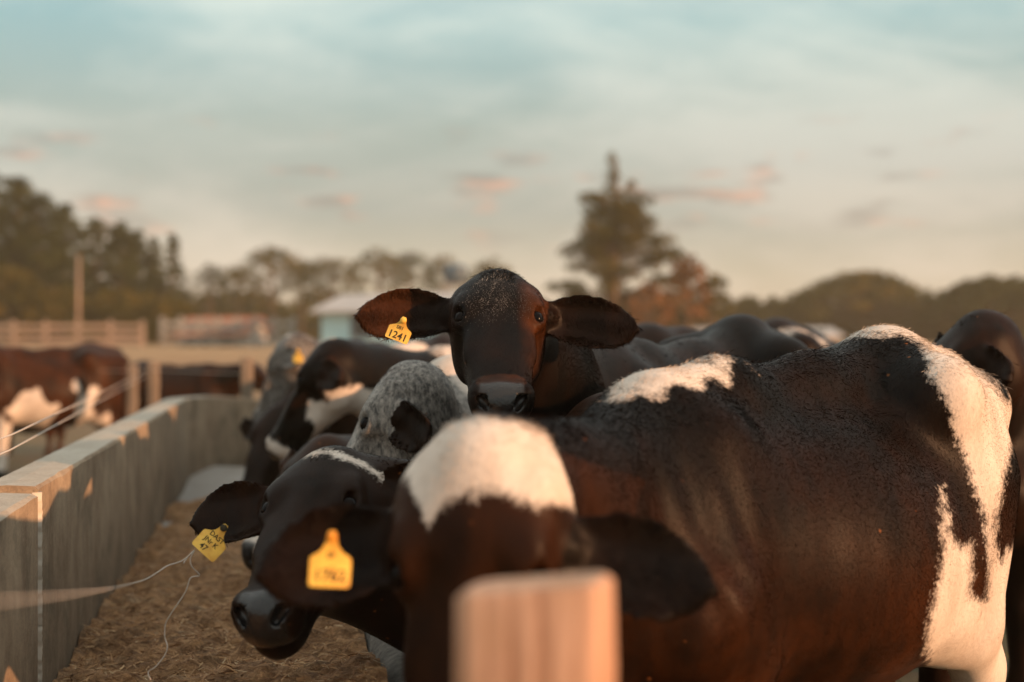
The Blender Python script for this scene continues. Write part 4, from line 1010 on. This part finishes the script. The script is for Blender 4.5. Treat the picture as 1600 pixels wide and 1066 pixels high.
# dark pines on the left, tallest at the picture's edge
pl = [(-25, 262, 74, 'outermost'), (28, 282, 78, ''), (62, 306, 75, ''), (102, 322, 80, ''), (150, 343, 84, ''), (188, 352, 80, ''), (212, 366, 86, ''), (240, 373, 88, ''), (270, 368, 84, '')]
plab = ['tallest dark pine, cut by the left edge of the picture', 'dark pine second from the left edge', 'dark pine third from the left edge, with a blunt top', 'dark rounded pine rising just left of the utility pole', 'dark pine just right of the utility pole', 'dark pine in the middle of the group right of the utility pole', 'dark pine with a low rounded top beside two slim ones', 'slim dark pine with a pointed top, second from the right end of the left row', 'slim dark pine at the right end of the left row']
for i, ((x, yt, Y, _), lb) in enumerate(zip(pl, plab)):
    b, H_ = at_tree(x, yt, Y); slim = x > 225
    tree('pine_tree', lb, b, H_, cone_clumps(H_, 1.35 if slim else (2.1 if x > 80 else 2.7), 20 + i, n_=48, shape=.55 if not slim else .7), PINE, .13, 170, .2, 'dark pines on the left', 40 + i)
# lower olive-brown bushes in front of the pines
for i, (x, yt, Y, lb) in enumerate([(15, 405, 66, 'yellowish bushy tree under the tallest pines at the left edge'), (85, 440, 67, 'low olive bush between the left edge and the utility pole'), (185, 440, 68, 'low olive bush right of the utility pole'), (255, 452, 69, 'low olive bush below the slim pines')]):
    b, H_ = at_tree(x, yt, Y); tree('bushy_tree', lb, b, H_, dome_clumps(H_, 1.9, 60 + i, .2, 44, .3, .8), OLIVE, .11, 190, .14, 'bushes before the left pines', 70 + i)
# open crowned trees in the middle
ml = [(328, 408, 92, 1.2), (372, 412, 96, 1.5), (425, 378, 90, 1.9), (472, 398, 95, 1.4), (520, 394, 92, 1.7), (592, 381, 88, 1.6), (640, 389, 92, 1.7), (695, 393, 94, 1.4), (768, 397, 96, 1.5)]
mlab = ['small open tree at the left end of the middle row', 'low rounded tree beside the tallest open crowned tree of the middle row', 'tallest dark umbrella shaped tree left of the blue building', 'thin open tree between two fuller ones left of the blue building', 'wide open crowned tree above the left end of the blue building', 'dark topped tree rising behind the blue building', 'flat topped tree behind the middle of the blue building roof', 'thin tree behind the water tank', 'small rounded tree just left above the head of the 1241 cow']
for i, ((x, yt, Y, r0), lb) in enumerate(zip(ml, mlab)):
    b, H_ = at_tree(x, yt, Y); tree('open_tree', lb, b, H_, dome_clumps(H_, r0 * 1.35, 90 + i, .50, 34, .24, .6), OLIVE if i % 3 else PINE, .11, 75, .12, 'open crowned trees of the middle distance', 100 + i)
# the big irregular conifer
b, H_ = at_tree(955, 238, 70)
r = random.Random(5); cl = [((0, 0, H_ * .96), (.28, .28, .5)), ((.05, 0, H_ * .88), (.42, .4, .55)), ((-.1, 0, H_ * .80), (.45, .4, .5)), ((1.0, .2, H_ * .82), (.35, .3, .45))]
prof = [(.74, -.9, 1.1), (.68, -.7, 1.0), (.62, -1.2, 1.6), (.56, -.9, 2.0), (.50, -1.9, 2.3), (.46, -1.3, 3.0), (.40, -1.4, 2.8), (.34, -2.3, 3.4), (.28, -2.0, 3.6), (.22, -1.6, 3.9), (.15, -2.9, 3.9), (.10, -2.9, 3.7)]
for (t, xl, xr) in prof:
    for k in range(8):
        x = r.uniform(xl, xr) if k > 1 else (xl * r.uniform(.7, 1.35) if k == 0 else xr * r.uniform(.75, 1.3)); s_ = r.uniform(.34, .78); cl.append(((x, r.uniform(-1.3, 1.3), H_ * (t + r.uniform(-.03, .03))), (s_ * 1.2, s_, s_ * .6)))
tree('conifer', 'big irregular conifer with a ragged leaning outline, right of the 1241 cow', b, H_, cl, OLIVE, .11, 210, .32, None, 200, .3)
b, H_ = at_tree(1075, 392, 66); tree('bushy_tree', 'russet leaved tree at the right foot of the big conifer', b, H_, dome_clumps(H_, 1.1, 301, .25, 26, .34, .9), RUSTL, .17, 80, .14, 'broadleaf trees beside the conifer', 301)
b, H_ = at_tree(1112, 420, 70); tree('bushy_tree', 'rounded dark green tree right of the russet one', b, H_, dome_clumps(H_, 1.0, 302, .3, 26, .34, .9), OLIVE, .17, 80, .14, 'broadleaf trees beside the conifer', 302)
b, H_ = at_tree(905, 440, 72); tree('bushy_tree', 'low pale olive bush at the left foot of the big conifer', b, H_, dome_clumps(H_, 1.1, 303, .2, 26, .34, .9), OLIVE, .17, 80, .1, 'broadleaf trees beside the conifer', 303)
b, H_ = at_tree(1015, 430, 64); tree('bushy_tree', 'russet bush in front of the big conifer', b, H_, dome_clumps(H_, 1.2, 304, .2, 26, .34, .9), RUSTL, .17, 60, .1, 'broadleaf trees beside the conifer', 304)
# right hand trees
b, H_ = at_tree(1348, 418, 105); tree('spreading_tree', 'broad dome shaped tree in the middle of the right horizon', b, H_, dome_clumps(H_, 5.2, 310, .42, 90, .15, .6), OLIVE, .20, 42, .35, 'spreading trees on the right horizon', 310)
b, H_ = at_tree(1560, 427, 100); tree('spreading_tree', 'broad dark tree at the right edge of the horizon', b, H_, dome_clumps(H_, 5.0, 311, .4, 90, .16, .6), PINE, .22, 70, .35, 'spreading trees on the right horizon', 311)
for i, (x, yt, r0, lb) in enumerate([(1165, 458, 2.0, 'low rounded tree just right of the conifer group'), (1215, 462, 1.8, 'low tree between the conifer group and the broad dome shaped tree'), (1262, 448, 2.2, 'low tree merging with the left flank of the broad dome shaped tree'), (1462, 462, 2.2, 'low tree in the dip between the two broad trees on the right')]):
    b, H_ = at_tree(x, yt, 108); tree('bushy_tree', lb, b, H_, dome_clumps(H_, r0, 320 + i, .3, 40, .28, .8), OLIVE, .24, 60, .15, 'low trees on the right horizon', 320 + i)
# scrub mass closing the horizon
cl = []; r = random.Random(9)
for i in range(420):
    x = r.uniform(-75, 75); Y = 112 + r.uniform(-5, 6) ; hh = r.uniform(1.2, 3.3) * (1.15 if x < -8 else 1.0); k = r.uniform(1.0, 1.9); cl.append(((x, Y, gz(x, Y) + hh - k * .6), (k * 1.3, k, k)))
V, F_, sh = crown_mesh(cl, .34, 34, 77)
tag(mesh_obj('distant_scrub', V, F_, OLIVE, None, False, dict(shade=sh)), 'low olive brown scrub and woodland closing the far side of the field', 'scrub', kind='stuff')

# ------------------------------------------------------------------ dusty evening air
HAZE = True
if HAZE:
    mb = MB(); mb.box((0, 70, 9), (420, 240, 24)); 
    m = bpy.data.materials.new('dusty_air'); m.use_nodes = True; m.node_tree.nodes.clear(); n = NT(m.node_tree)
    pv = n.add('ShaderNodeVolumePrincipled'); pv.inputs['Color'].default_value = (.96, .80, .55, 1); pv.inputs['Density'].default_value = .0014; pv.inputs['Anisotropy'].default_value = .2
    o_ = n.add('ShaderNodeOutputMaterial'); n.l.new(pv.outputs[0], o_.inputs['Volume'])
    tag(mb.build('haze', m), kind='stuff')
